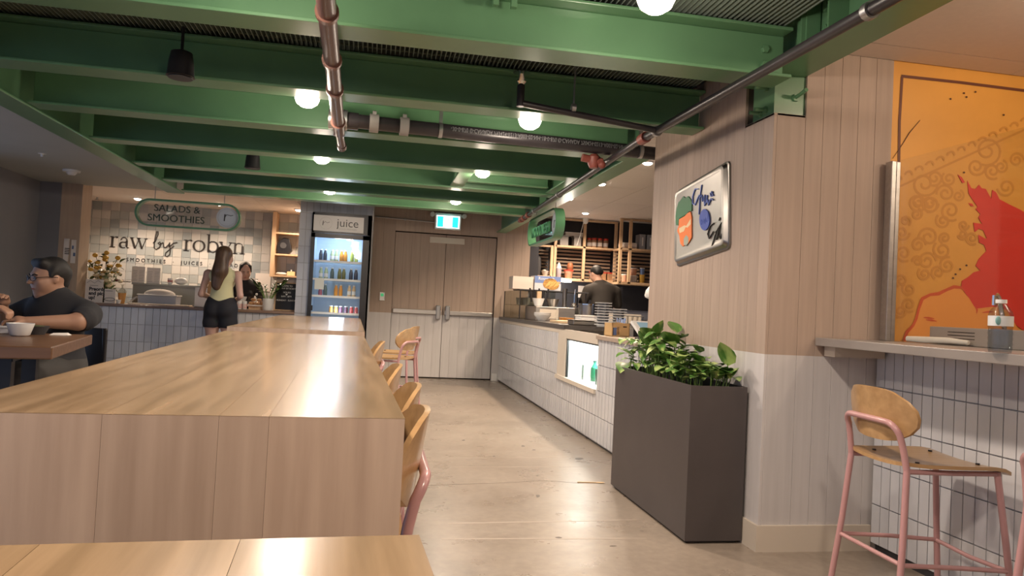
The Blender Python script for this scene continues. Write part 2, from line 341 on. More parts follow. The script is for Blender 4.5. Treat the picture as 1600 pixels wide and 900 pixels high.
SQ = MB().box(0.002, 0.133, 0, 0.012, 0.002, 0.133).mesh('tile', sq_tile_mat())
for i in range(27):
    for j in range(12):
        if j < 1 and i % 2: continue
        o = ob('tile', SQ, wall_kiosk); o.location = (-1.055 - 0.135 * (i + 1), 12.487, 2.5 - 0.135 * (j + 1)); o.rotation_euler = (random.uniform(-.012, .012), 0, random.uniform(-.012, .012))
# slim white tiles: strips of 4 rows
TW, TH = 0.088, 0.226
TILE_X = MB().box(0.0025, TW - 0.0025, 0, 0.012, 0.003, TH - 0.003).mesh('tile', WTILE)
TILE_Y = MB().box(0, 0.012, 0.0055, TW - 0.0055, 0.003, TH - 0.003).mesh('tile', WTILE)
TILE_B = MB().box(0, 0.012, 0.0025, 0.065 - 0.0025, 0.003, 0.2 - 0.003).mesh('tile', WTILE)
# tiled wall around the juice fridge
wall_fridge = struct(MB().box(-1.05, -0.885, 10.212, 10.85, 0, 2.6).box(-0.885, -0.095, 10.212, 10.85, 2.31, 2.6).box(-0.095, -0.08, 10.16, 11.3, 0, 2.6).build('wall_fridge', GROUT))
for i in range(2):
    for j in range(12):
        if j * TH > 2.5: continue
        o = ob('tile', TILE_X, wall_fridge); o.location = (-1.055 + TW * i, 10.2, 0.03 + TH * j)
for i in range(9): o = ob('tile', TILE_X, wall_fridge); o.location = (-0.88 + TW * i, 10.2, 2.315)
# ---------------------------------------------------------------- green steel ceiling
ceil = struct(MB().box(-2.5, 2.0, -3.5, 11.3, 2.80, 2.82).build('ceiling', mat('ceiling_void_paint', (0.02, 0.028, 0.022), 0.8)))
g = MB()
for i in range(162):
    x = -2.235 + i * 0.0255; y1 = 9.09 if x < -1.04 else 10.15
    if x < 1.78: g.box(x, x + 0.005, -1.0, y1, 2.555, 2.59)
    elif x < 1.87: g.box(x, x + 0.005, -1.0, 4.97, 2.555, 2.59)
for i in range(105):
    y = -0.95 + i * 0.105; g.box(-2.24 if y < 9.05 else -1.04, 1.87 if y < 4.95 else 1.78, y, y + 0.006, 2.575, 2.583)
gr = g.build('grating', GREEN_D, ceil); gr['kind'] = 'stuff'
def ibeam(name, label, x0, x1, y0, y1, z0, z1, along, m=GREEN, fl=0.016, web=0.014, group=None):
    t = thing(name, label, 'beam', ((x0 + x1) / 2, (y0 + y1) / 2, z0), 0, group)
    ox, oy, oz = t.location
    def bx(nm, *a): 
        o = MB().box(a[0] - ox, a[1] - ox, a[2] - oy, a[3] - oy, a[4] - oz, a[5] - oz).build(nm, m, t, bevel=0.004); return o
    bx('bottom_flange', x0, x1, y0, y1, z0, z0 + fl); bx('top_flange', x0, x1, y0, y1, z1 - fl, z1)
    if along == 'X': c = (y0 + y1) / 2; bx('web', x0, x1, c - web / 2, c + web / 2, z0 + fl, z1 - fl)
    else: c = (x0 + x1) / 2; bx('web', c - web / 2, c + web / 2, y0, y1, z0 + fl, z1 - fl)
    return t
BY = [3.14, 4.18, 5.12, 6.14, 7.17, 8.1, 8.9]
nm = ['nearest', 'second nearest', 'third nearest', 'fourth nearest', 'third farthest', 'second farthest', 'farthest']
for i, y in enumerate(BY):
    t = ibeam('ceiling_beam', 'green steel cross beam under the grating, ' + nm[i] + ' of the seven', -2.24, 1.875 if i < 1 else 1.925 if i < 2 else 1.79, y, y + 0.18, 2.30, 2.54, 'X', group='green cross beams')
    if i == 0:
        for z in (0.075, 0.15):
            b = MB().lathe([(0.0, 0), (0.020, 0), (0.020, 0.014), (0.017, 0.018), (0.0, 0.018)], n=6).build('bolt', GREEN, t)
            b.rotation_euler = (math.pi / 2, 0, 0); b.location = (1.875 - t.location.x - 0.10, -0.007, z)
        for dx in (-0.10, -0.02):   # two clamps on the top flange
            MB().box(0.72 + dx, 0.735 + dx, -0.12, -0.06, 0.17, 0.25).box(0.72 + dx, 0.735 + dx, -0.12, -0.02, 0.238, 0.25).box(0.715 + dx, 0.74 + dx, -0.125, -0.10, 0.155, 0.19).build('beam_clamp', GREEN, t)
ibeam('edge_girder', 'long green steel girder along the left side of the grating', -2.44, -2.25, 1.0, 9.09, 2.285, 2.7, 'Y')
ibeam('edge_girder', 'green steel girder over the noodle kiosk counter', 1.79, 1.95, 5.12, 11.2, 2.30, 2.72, 'Y')
ng = ibeam('edge_girder', 'near green steel girder bolted onto the pillar column, above the bar', 1.88, 2.10, 0.3, 3.66, 2.40, 2.72, 'Y')
ox, oy, oz = ng.location
MB().box(1.905 - ox, 1.975 - ox, 3.08 - oy, 3.16 - oy, 0.02, 0.30).build('splice_plate', GREEN, ng)
for yy in (2.95, 3.02):
    for z in (0.10, 0.2):
        MB().cyl((1.985 - ox, yy - oy, z), (1.955 - ox, yy - oy, z), 0.02, n=6).build('bolt', GREEN, ng)
for yy in (2.88, 3.09): MB().box(1.885 - ox, 1.985 - ox, yy - oy, yy - oy + 0.012, 0.016, 0.30).build('stiffener', GREEN, ng)
colm = thing('steel_column', 'green steel column stub in the notch at the top of the pillar', 'column', (2.02, 3.5, 2.2))
MB().box(-0.085, 0.085, -0.105, -0.09, 0, 0.2).box(-0.085, 0.085, 0.09, 0.105, 0, 0.2).build('flange', GREEN, colm); MB().box(-0.008, 0.008, -0.09, 0.09, 0, 0.2).box(-0.085, -0.07, -0.09, 0.09, 0, 0.2).build('web', GREEN, colm)
for (x, y, z) in ((0.03, -0.105, 0.09),): MB().cyl((x, y, z), (x, y - 0.10, z + 0.015), 0.010, n=8).cyl((x, y, z), (x, y - 0.012, z), 0.02, n=6).build('anchor_bolt', GREEN, colm)
for (y, z) in ((-0.03, 0.035), (0.02, 0.03), (-0.03, 0.15)): MB().cyl((-0.085, y, z), (-0.15, y, z), 0.010, n=8).cyl((-0.085, y, z), (-0.10, y, z), 0.02, n=6).build('anchor_bolt', GREEN, colm)
for (x, lab) in ((0.66, 'short green trimmer beam between two cross beams, left one'), (1.62, 'short green trimmer beam between two cross beams, right one')):
    ibeam('trimmer_beam', lab, x, x + 0.13, 6.33, 7.16, 2.31, 2.50, 'Y', group='trimmer beams')
ibeam('trimmer_beam', 'thin green trimmer channel running across under the grating', 0.80, 1.61, 6.98, 7.06, 2.34, 2.44, 'X', group='trimmer beams')
# ---------------------------------------------------------------- lamps
def dome_lamp(x, y, z, label, watts):
    t = thing('ceiling_lamp', label, 'lamp', (x, y, z), 0, 'round dome lamps under the grating')
    MB().lathe([(0, -0.045), (0.035, -0.040), (0.06, -0.022), (0.072, 0.005), (0.074, 0.02), (0.0, 0.02)], n=22).build('glass_dome', LAMPGLOW, t, smooth=True)
    MB().lathe([(0.0, 0.02), (0.078, 0.02), (0.078, 0.035), (0.05, 0.06), (0.02, 0.075), (0.02, 0.19), (0, 0.19)], n=22).build('lamp_base', GREEN_D, t, smooth=True)
    light('lamp_light', (0, 0, -0.057), watts * .22, WARM, 0.06, parent=t); light('lamp_beam', (0, 0, -0.06), watts * .9, WARM, 0.06, 'SPOT', 155, parent=t)
for x, y, w in [(480, 155, 'left of the brown pipe'), (828, 190, 'in front of the black sprinkler main'), (503, 247, 'beyond the brown pipe drop, left column'), (754, 269, 'by the trimmer beams, right column'),
                (515, 297, 'small and far, nearest the salad kiosk'), (712, 313, 'small and far, nearest the exit doors'), (1025, 0, 'cut by the top edge, before the nearest beam')]:
    p = at(x, y, Y=8.38) if 'small and far' in w else at(x, y, Z=2.34); dome_lamp(p[0], p[1], p[2] - .005, 'glowing round dome lamp ' + w, LAMP_W)
dome_lamp(-.5, 2.66, 2.335, 'glowing round dome lamp above the near long table', LAMP_W)
for x, y in ((-0.5, 0.7), (0.95, 0.7)): dome_lamp(x, y, 2.335, 'added unseen dome lamp %s the viewer' % ('above left of' if x < 0 else 'above right of'), LAMP_W)  # out of view: lamp rows carried on, added for more light
def downlight(x, y, z, label, watts=None, col=WARM2, kind='SPOT'):
    t = thing('downlight', label, 'lamp', (x, y, z), 0, 'small ceiling downlights')
    MB().lathe([(0, -0.034), (0.03, -0.03), (0.046, -0.018), (0.05, -0.002), (0, -0.002)], n=18).build('lens', SPOTGLOW, t)
    MB().lathe([(0.05, -0.014), (0.062, -0.012), (0.064, 0.0), (0.05, 0.0), (0.05, -0.014)], n=18).build('trim_ring', WHITE, t)
    light('downlight_light', (0, 0, -0.06), watts or SPOT_W, col, 0.04, kind, 150 if kind == 'SPOT' else None, parent=t)
for x, y, l in [(219, 311, 'left of the salads sign'), (347, 321, 'behind the salads sign'), (469, 330, 'beside the tiled fridge wall')]:
    p = at(x, y, Z=2.5); downlight(p[0], min(max(p[1], 10.5), 11.7), 2.5, 'small bright downlight in the salad kiosk ceiling, ' + l, SPOT_W * .55)
for x, y, l in [(1012, 253, 'nearest the pillar'), (940, 286, 'second from the pillar'), (890, 309, 'just above the noodle sign'), (915, 332, 'farthest, above the shelves')]:
    p = at(x, y, Z=2.68); downlight(p[0], min(p[1], 11.6), 2.68, 'small bright downlight in the noodle kiosk ceiling, ' + l)
downlight(2.9, 2.0, 2.54, 'downlight above the bar counter by the mural', 24, kind='POINT'); downlight(3.9, 1.2, 2.54, 'downlight farther behind the bar', 34, kind='POINT')
# ---------------------------------------------------------------- pipes
T0 = Vector(at(531, 187, Y=4.95)); T1 = Vector(at(1020, 239, Y=5.05))
mp = thing('sprinkler_main', 'thick black sprinkler main pipe crossing under the beams', 'pipe', T0)
L0 = Vector((0, 0, 0)); L1 = T1 - T0
MB().cyl(L0 + Vector((.1, 0, 0)), L1 + Vector((0.1, 0.02, 0)), 0.047, n=20).build('pipe', BLACKP, mp, smooth=True)
for f, w in ((0.10, .03), (0.19, .03)):
    c = L0.lerp(L1, f); d = L1.normalized(); MB().cyl(c - d * w, c + d * w, 0.062, n=20).cyl(c - d * .012 + Vector((0, 0, .055)), c + d * .012 + Vector((0, 0, .055)), 0.03, n=8).build('grooved_coupling', GREY, mp, smooth=True)
for f in (0.30, 0.955):
    c = L0.lerp(L1, f); d = L1.normalized(); MB().cyl(c - d * .012, c + d * .012, 0.052, n=20).box(c.x - .012, c.x + .012, c.y - .012, c.y + .012, c.z + .04, c.z + .16).build('hanger_strap', ALU, mp, smooth=True)
text('pipe_marking', '-30-0-870 ©-CANADA 793424-0213-A003-02-NH-18-0-870 ©-CANADA 750424-0213-A003-02-NH-18-0', 0.042, mat('pipe_print', (0.16, 0.16, 0.17), 0.6), mp, L0.lerp(L1, 0.33) + Vector((0, -0.0488, 0.022)), -(-L1.normalized()), (0, 0.0, -1), 0.001, sx=0.72)
bp = thing('sprinkler_branch', 'red-brown pipe running overhead towards the viewer with copper rings', 'pipe', T0)
e0 = Vector(at(505, -40, Z=2.25)) - T0; dz = Vector((0, 0, 2.25 - T0.z))
MB().cyl(dz, e0, 0.037, n=18).cyl(dz * 1.3, (0, 0, 0), .036, n=18).build('pipe', PIPEBR, bp, smooth=True)
for f in (0.12, 0.42, 0.62, 0.86): c = dz.lerp(e0, f); d = e0.normalized(); MB().cyl(c - d * .018, c + d * .018, 0.046, n=18).build('ring', mat('copper_ring', (0.16, 0.075, 0.055), .4, .3), bp, smooth=True)
MB().cyl((-0.01, -0.05, 0), (-0.01, 0.12, 0), 0.062, n=18).cyl((-.01, 0, 0), (0.12, 0.01, 0), 0.057, n=18).build('tee_fitting', BLACKP, bp, smooth=True)
MB().cyl((-0.07, 0, 0), (0.05, 0, 0), 0.067, n=18).build('clamp', ALU, bp, smooth=True)
MB().cyl(dz + Vector((0, -.03, 0)), dz + Vector((0, .35, -.01)), 0.028, n=14).cyl(dz + Vector((0, .35, -.01)), dz + Vector((0, .42, -.014)), 0.034, n=14).build('stub_pipe', PIPEBR, bp, smooth=True)
gp = thing('sprinkler_line', 'long thin black sprinkler pipe along the right girder', 'pipe', (0, 0, 2.238))
GPX = lambda y: 1.66 - .08 * (y - .8) / 3.6 if y < 4.4 else 1.58 + .13 * (y - 4.4) / 4.2
MB().tube([(GPX(y), y, 0) for y in (.8, 4.4, 9.0)], .024, 14).build('pipe', BLACKP, gp, smooth=True)
for y in (2.25, 4.1, 6.7, 7.95): MB().cyl((GPX(y), y - .015, 0), (GPX(y), y + .015, 0), 0.032, n=14).build('hanger_ring', ALU, gp, smooth=True)
for y in (4.3, 8.35, 8.65, 8.85): MB().cyl((GPX(y), y - .045, 0), (GPX(y), y + .045, 0), 0.034, n=14).build('red_coupling', VALVE, gp, smooth=True)
va = thing('red_valve', 'red sprinkler valve hanging under the black main by the pillar', 'valve', Vector(at(972, 256, Y=5.05)))
va.location.x = min(va.location.x, 1.49)
MB().lathe([(0, -.05), (.03, -.05), (.045, -.02), (.045, .03), (.025, .05), (0, .05)], n=14).cyl((-.09, 0, .02), (.06, 0, .0), 0.028).build('body', VALVE, va, smooth=True)
MB().cyl((.03, -.07, -.01), (.03, .05, -.01), .02).ell((.045, -.05, -.03), .028, .028, .028).build('coupling', VALVE, va, smooth=True)
sp0 = Vector(at(813, 161, Y=4.05)); 
sb = thing('sprinkler_pipe', 'thin black sprinkler arm with an upright head, between two beams', 'pipe', sp0)
e = Vector((GPX(4.1) - .02, 4.08, 2.238)) - sp0
MB().cyl((0, 0, 0), e, 0.019, n=12).build('pipe', BLACKP, sb, smooth=True); MB().cyl((0, 0, -.02), (0, 0, 0.10), 0.022, n=12).build('riser', BLACKP, sb, smooth=True)
MB().lathe([(0.012, 0.10), (0.03, 0.12), (0.02, 0.14), (0.012, 0.165), (0.05, 0.17), (0.046, 0.176), (0, 0.176)], n=16).build('sprinkler_head', CHROME, sb, smooth=True)
MB().cyl((e.x * .38, 0, -.02), (e.x * .38, 0, .24), 0.006, n=8).cyl((e.x * .38 - .012, 0, 0.004), (e.x * .38 + .012, 0, .004), .024, n=12).build('hanger_rod', ALU, sb)
s2 = thing('sprinkler_pipe', 'far thin black sprinkler arm near the exit sign', 'pipe', Vector(at(708, 300, Y=8.5)))
MB().cyl((0, 0, 0), (.8, 0, -.02), .018, n=10).cyl((0, 0, -.03), (0, 0, .07), .02, n=10).build('pipe', BLACKP, s2); MB().lathe([(0, .07), (.045, .08), (.045, .086), (0, .086)], n=14).build('sprinkler_head', CHROME, s2)
for x, y, l in ((759, 258, 'left one, above a dome lamp'), (866, 262, 'right one')):
    q = thing('pipe_drop', 'short black vertical pipe drop between the trimmer beams, ' + l, 'pipe', Vector(at(x, y, Y=6.62)), 0, 'pipe drops'); MB().cyl((0, 0, -.02), (0, 0, 2.55 - q.location.z), .022).build('pipe', BLACKP, q, smooth=True); MB().cyl((0, 0, -.04), (0, 0, -.015), .03).build('collar', ALU, q, smooth=True)
# speakers
for x, y, l, yy in ((283, 102, 'large near', 4.0), (395, 252, 'small far', 6.75)):
    q = thing('pendant_speaker', l + ' black pendant speaker hanging below the green grating', 'speaker', Vector(at(x, y, Y=yy)), 0, 'pendant speakers')
    MB().lathe([(0, -.065), (.055, -.065), (.07, -.06), (.066, -.05), (.06, 0.02), (.052, .065), (.03, .075), (0, .075)], n=22).build('cabinet', BLACK, q, smooth=True)
    MB().lathe([(0, -.068), (.06, -.068), (.06, -.066), (0, -.066)], n=22).build('grille', DGREY, q); MB().cyl((0, 0, .07), (0, 0, .2), .008).build('stem', BLACK, q)
# smoke detector and sprinkler on the soffit
p = at(112, 266, Z=2.44); q = thing('smoke_detector', 'white smoke detector on the grey soffit at left', 'detector', (p[0], p[1], 2.44))
MB().lathe([(0, -.055), (.035, -.055), (.05, -.035), (.055, -.02), (0, -.02)], n=20).build('sensor', WHITE, q, smooth=True); MB().lathe([(0, -.022), (.085, -.022), (.09, -.01), (.09, 0), (0, 0)], n=24).build('base', WHITE, q, smooth=True)
p = at(66, 240, Z=2.44); q = thing('soffit_sprinkler', 'tiny white sprinkler head in the grey soffit', 'sprinkler', (p[0], p[1], 2.44)); MB().cyl((0, 0, 0), (0, 0, -.03), .012).build('stem', WHITE, q); MB().lathe([(0, -.005), (.035, -.004), (.035, 0), (0, 0)], n=16).build('plate', WHITE, q)
for x, y, l in ((152, 308, 'in the salad kiosk ceiling'), (1030, 0, '')):
    if l: p = at(x, y, Z=2.5); q = thing('ceiling_sprinkler', 'tiny sprinkler head ' + l, 'sprinkler', (p[0], p[1], 2.5)); MB().cyl((0, 0, 0), (0, 0, -.035), .012).build('stem', ALU, q); MB().lathe([(0, -.04), (.03, -.038), (.03, -.034), (0, -.034)], n=14).build('plate', ALU, q)
# ================================================================ LONG OAK TABLES
def long_table(label, corner, rot, length, width, h=0.92, nb=5, widths=None):
    """origin at the near right corner; boards run along +Y, the near end folds down as a waterfall panel"""
    t = thing('long_table', label, 'table', (corner[0], corner[1], 0), rot, 'long oak communal tables')
    k = 0.032; g = 0.00025; widths = widths or [width / nb] * nb; x1 = 0
    for w in widths:
        x0 = x1 - w
        MB().add([(x0 + g, 0.0004, h), (x1 - g, 0.0004, h), (x1 - g, k, h - k), (x0 + g, k, h - k), (x0 + g, length, h), (x1 - g, length, h), (x1 - g, length, h - k), (x0 + g, length, h - k)],
                 [(0, 1, 5, 4), (3, 7, 6, 2), (0, 3, 2, 1), (4, 5, 6, 7), (0, 4, 7, 3), (1, 2, 6, 5)]).build('top_board', OAKY, t)
        MB().add([(x0 + g, 0, 0.0), (x1 - g, 0, 0.0), (x1 - g, 0, h - .0006), (x0 + g, 0, h - .0006), (x0 + g, k, 0), (x1 - g, k, 0), (x1 - g, k, h - k - .0006), (x0 + g, k, h - k - .0006)],
                 [(0, 1, 2, 3), (4, 7, 6, 5), (3, 2, 6, 7), (0, 4, 5, 1), (0, 3, 7, 4), (1, 5, 6, 2)]).build('panel_board', OAKZ, t)
        x1 = x0
    B('end_panel', OAKZ, t, -width, 0, length - 0.05, length - 0.0005, 0, h - 0.0505); B('apron', OAKY, t, -width + .12, -.12, 0.06, length - .06, h - .13, h - .0505)
    return t
R = math.radians
long_table('nearest long oak table, only its far right corner in view at the bottom', (0.15, -0.95), R(3.2), 1.69, 0.84)
long_table('long glossy oak communal table with a waterfall front in the foreground', (0.071, 1.47), R(2.2), 3.34, 0.84, widths=[.257, .09, .2, .204, .089])
long_table('far long oak communal table in front of the juice fridge', (-0.06, 5.45), R(1.6), 4.0, 0.95, nb=4)
# ================================================================ STOOLS
SZ = 0.625
def make_stool():
    t = thing('bar_stool', 'stool', 'stool')
    # curved plywood seat
    mb = MB(); nx, ny = 10, 10; top = []; bot = []
    def sp(i, j):
        u = -1 + 2 * i / nx; v = -1 + 2 * j / ny; hw = 0.205 * (1 - 0.10 * max(0, -v)) ; 
        cr = 0.06 * (abs(u) ** 6) * (abs(v) ** 6)
        x = hw * u * (1 - cr); y = 0.225 * v * (1 - cr); z = SZ + 0.012 * u * u - 0.02 * max(0, v - 0.55) ** 2 * 5 - 0.004 + 0.012 * max(0, -v - .6)
        return x, y, z
    for j in range(ny + 1):
        for i in range(nx + 1): x, y, z = sp(i, j); top.append((x, y, z)); bot.append((x, y, z - 0.014))
    n = (nx + 1) * (ny + 1); fs = []
    for j in range(ny):
        for i in range(nx): a = j * (nx + 1) + i; fs += [(a, a + 1, a + nx + 2, a + nx + 1), (n + a, n + a + nx + 1, n + a + nx + 2, n + a + 1)]
    ring = [i for i in range(nx + 1)] + [j * (nx + 1) + nx for j in range(1, ny + 1)] + [ny * (nx + 1) + i for i in range(nx - 1, -1, -1)] + [j * (nx + 1) for j in range(ny - 1, 0, -1)]
    for a, b in zip(ring, ring[1:] + ring[:1]): fs.append((a, n + a, n + b, b))
    st = mb.add(top + bot, fs).build('seat', PLY, t, smooth=True)
    for x, y in ((-.13, -.14), (.13, -.14), (-.13, .12), (.13, .12)): MB().cyl((x, y, SZ - .002), (x, y, SZ + 0.006 + .012 * (x / .205) ** 2 - .004), 0.008, n=8).build('screw', BLACK, st)
    # curved oval backrest
    mb = MB(); nu, nv = 14, 6; f = []; b = []
    for j in range(nv + 1):
        v = -1 + 2 * j / nv
        for i in range(nu + 1):
            u = -1 + 2 * i / nu; lim = (1 - abs(v) ** 2.4 * 0.42); x = 0.205 * u * lim; z = 0.803 + 0.103 * v * (1 - 0.10 * abs(u) ** 3)
            y = -0.245 + 0.055 * (x / 0.2) ** 2 - 0.03 * (z - 0.8) / .1 * .5
            f.append((x, y, z)); b.append((x, y - 0.013, z))
    n = len(f); fs = []; W1 = nu + 1
    for j in range(nv):
        for i in range(nu): a = j * W1 + i; fs += [(a, a + 1, a + W1 + 1, a + W1), (n + a, n + a + W1, n + a + W1 + 1, n + a + 1)]
    ring = [i for i in range(W1)] + [j * W1 + nu for j in range(1, nv + 1)] + [nv * W1 + i for i in range(nu - 1, -1, -1)] + [j * W1 for j in range(nv - 1, 0, -1)]
    for a, c in zip(ring, ring[1:] + ring[:1]): fs.append((a, n + a, n + c, c))
    mb.add(f + b, fs).build('backrest', PLY, t, smooth=True)
    r = 0.0125
    for s in (-1, 1):
        MB().tube([(s * .215, -.27, 0), (s * .19, -.235, .33), (s * .172, -.215, SZ - .02)], r).build('leg', PINK, t, smooth=True)
        MB().tube([(s * .205, .24, 0), (s * .185, .205, .33), (s * .165, .175, SZ - .018)], r).build('leg', PINK, t, smooth=True)
        MB().tube([(s * .196, -.24, .26), (s * .196, .0, .25), (s * .19, .21, .235)], .009).build('side_rail', PINK, t, smooth=True)
        MB().tube([(s * .172, -.215, SZ - .022), (s * .168, 0, SZ - .026), (s * .165, .175, SZ - .026)], .010).build('seat_rail', PINK, t, smooth=True)
    MB().tube([(-.188, .21, .235), (0, .213, .225), (.188, .21, .235)], .009).build('foot_rail', PINK, t, smooth=True)
    MB().tube([(-.194, -.24, .26), (.194, -.24, .26)], .009).build('rear_rail', PINK, t, smooth=True)
    hoop = [(-.172, -.215, SZ - .02), (-.166, -.228, SZ + .06)] + [(-.16 + .05 * (1 - math.cos(a)), -.24 - .022 * math.sin(a), SZ + .11 + .045 * math.sin(a)) for a in np.linspace(0, math.pi / 2, 6)]
    hoop += [(-x, y, z) for x, y, z in hoop[::-1]]
    MB().tube(hoop, r).build('back_hoop', PINK, t, smooth=True)
    return t
proto = make_stool()
STOOLS = [(2.225, 2.62, -92, 'pink-framed oak stool standing at the tiled bar counter on the right'), (2.24, 1.78, -92, 'pink-framed oak stool cut off by the right edge'),
          (-0.135, 1.71, 90, 'nearest pink stool tucked into the long table, oak back beside the front panel'), (-0.125, 2.2, 92, 'second pink stool tucked under the long table'),
          (-0.155, 2.88, 92, 'third pink stool tucked under the long table'), (-0.20, 4.5, 92, 'fourth small stool tucked at the far end of the first long table'),
          (0.13, 7.05, 62, 'nearer of two pulled-out pink stools by the far table'), (0.20, 7.75, 70, 'farther of two pulled-out pink stools by the far table')]
for i, (x, y, a, l) in enumerate(STOOLS):
    o = proto if i == 0 else copy_tree(proto)
    o.location = (x, y, .0025); o.rotation_euler = (0, 0, R(a)); tag(o, l, 'stool', 'pink and oak stools')
# ================================================================ PLANTER
pl = thing('planter_box', 'tall dark grey rectangular planter standing against the pillar', 'planter', (1.60, 3.5, 0))
PLM = mat('charcoal_planter', (0.070, 0.060, 0.060), 0.45, noise=0.12, nscale=4)
MB().box(0, .31, 0, 1.18, 0.015, 0.03).box(0, .012, 0, 1.18, .03, .80).box(.298, .31, 0, 1.18, .03, .80).box(.012, .298, 0, .012, .03, .80).box(.012, .298, 1.168, 1.18, .03, .80).build('shell', PLM, pl)
MB().box(.02, .29, .02, 1.16, 0, .015).build('foot', BLACK, pl); MB().box(.012, .298, .012, 1.168, .70, .74).build('soil', mat('dark_soil', (.03, .022, .016), .9, noise=.4, nscale=30), pl)
pp = thing('pothos_plant', 'variegated green pothos plants filling the dark planter', 'plant', (1.60, 3.5, 0.74))
def leaf_mat(name, a, b):
    m = bpy.data.materials.new(name); m.use_nodes = True; N = m.node_tree.nodes; L = m.node_tree.links; bs = N['Principled BSDF']
    tc = N.new('ShaderNodeTexCoord'); n = N.new('ShaderNodeTexNoise'); n.inputs['Scale'].default_value = 22; oi = N.new('ShaderNodeObjectInfo'); mp = N.new('ShaderNodeMapping')
    L.new(tc.outputs['Object'], mp.inputs[0]); L.new(oi.outputs['Random'], mp.inputs['Location']); mp.inputs['Scale'].default_value = (1, .35, 1); L.new(mp.outputs[0], n.inputs['Vector'])
    r = N.new('ShaderNodeValToRGB'); r.color_ramp.elements[0].position = .48; r.color_ramp.elements[1].position = .66; r.color_ramp.elements[0].color = (*a, 1); r.color_ramp.elements[1].color = (*b, 1)
    L.new(n.outputs['Fac'], r.inputs[0]); L.new(r.outputs[0], bs.inputs['Base Color']); bs.inputs['Roughness'].default_value = .4; return m
LEAFM = leaf_mat('pothos_leaf', (0.075, 0.19, 0.035), (0.40, 0.50, 0.17)); STEMM = mat('green_stem', (0.14, 0.24, 0.05), .5)
def leaf_mesh(L, Wd, bend, m, name='leaf'):
    mb = MB(); rows = 7; pr = [(0, .02), (.12, .78), (.3, 1.0), (.5, .92), (.7, .66), (.87, .32), (1, .01)]; vs = []; fs = []
    for t, w in pr:
        y = L * t; z = -bend * L * t * t
        for u in (-1, -.5, 0, .5, 1): vs.append((Wd * w * u, y - (.10 * L * abs(u) if t < .2 else 0), z + .28 * Wd * abs(u) * w))
    for j in range(rows - 1):
        for i in range(4): a = j * 5 + i; fs.append((a, a + 1, a + 6, a + 5))
    return mb.add(vs, fs).mesh(name, m, smooth=True)
LV = [leaf_mesh(.115, .042, .35, LEAFM), leaf_mesh(.09, .036, .6, LEAFM), leaf_mesh(.13, .048, .2, LEAFM)]
rl = random.Random(3)
def leaf(x, y, z, az, el, k=0, s=1.0):
    o = ob('leaf', LV[k], pp); o.location = (x, y, z); o.rotation_euler = (el, 0, az); o.scale = (s,) * 3; return o
for i in range(250):
    y = rl.uniform(.04, 1.16); x = rl.uniform(.03, .29); f = y / 1.18
    hmax = .10 + .15 * math.exp(-((f - .62) / .28) ** 2) + (.05 if f > .7 else 0); z = rl.uniform(.09, hmax + .05)
    az = rl.uniform(0, 6.28) if rl.random() < .35 else rl.gauss(math.pi * .75, .9)
    if x - math.sin(az) * .12 > .27: az = -az
    x = min(x, .27)
    leaf(x, y, z, az, rl.uniform(-.12, .75), rl.randrange(3), rl.uniform(.6, .98))
    if i % 3 == 0: MB().tube([(x * .8 + .03, y, 0), (x, y + rl.uniform(-.02, .02), z * .6), (x, y, z)], .0028, 5).build('stem', STEMM, pp)
for (x, y, z, az, el, s) in [(.26, .13, .17, 2.2, 1.1, 1.1), (.24, .12, .13, 2.9, .2, 1.1), (.1, .86, .27, 2.5, .6, 1.15), (.12, .8, .28, 3.4, 1.2, .9), (.15, .62, .24, 2.4, .7, 1.2), (.04, 1.12, .08, 2.6, -.2, 1.1), (.12, .95, .22, 2.2, .9, 1)]: leaf(x, y, z, az, el, 2, s)
MB().tube([(.26, .15, 0), (.265, .14, .1), (.26, .13, .17)], .003, 5).build('stem', STEMM, pp)
# ================================================================ NOODLE KIOSK COUNTER (right)
KC = thing('tiled_counter', 'long white-tiled noodle kiosk counter along the aisle', 'counter', (1.96, 5.0, 0))
kx = -0.03   # face of tiles relative to root
MB().box(-.018, .6, 2.56, 6.3, .02, .912).box(-.018, .6, .0, 1.16, .02, .912).box(-.018, .6, 1.16, 2.56, .02, .43).build('core', GROUT, KC)
MB().box(0.0, .6, .0, 6.3, 0, .03).build('toe_kick', DGREY, KC)
for i in range(71):
    for j in range(4):
        y = TW * i; z = .03 + .2205 * j
        if 1.12 < y < 2.54 and j >= 2 and not (j == 2 and False): continue
        o = ob('tile', TILE_Y, KC); o.location = (kx, y, z); o.scale = (1, 1, .976)
MB().box(kx, .62, 2.55, 6.3, .912, .955).build('stone_edge', CREAM, KC); MB().box(kx - .01, .62, 2.3, 6.3, .955, 1.0).build('worktop', mat('dark_stone_top', (.055, .048, .045), .3, noise=.2, nscale=20), KC)
MB().box(kx - .02, .62, -.0, 1.16, .912, .945).build('low_worktop', mat('tan_laminate', (.40, .31, .24), .35), KC)
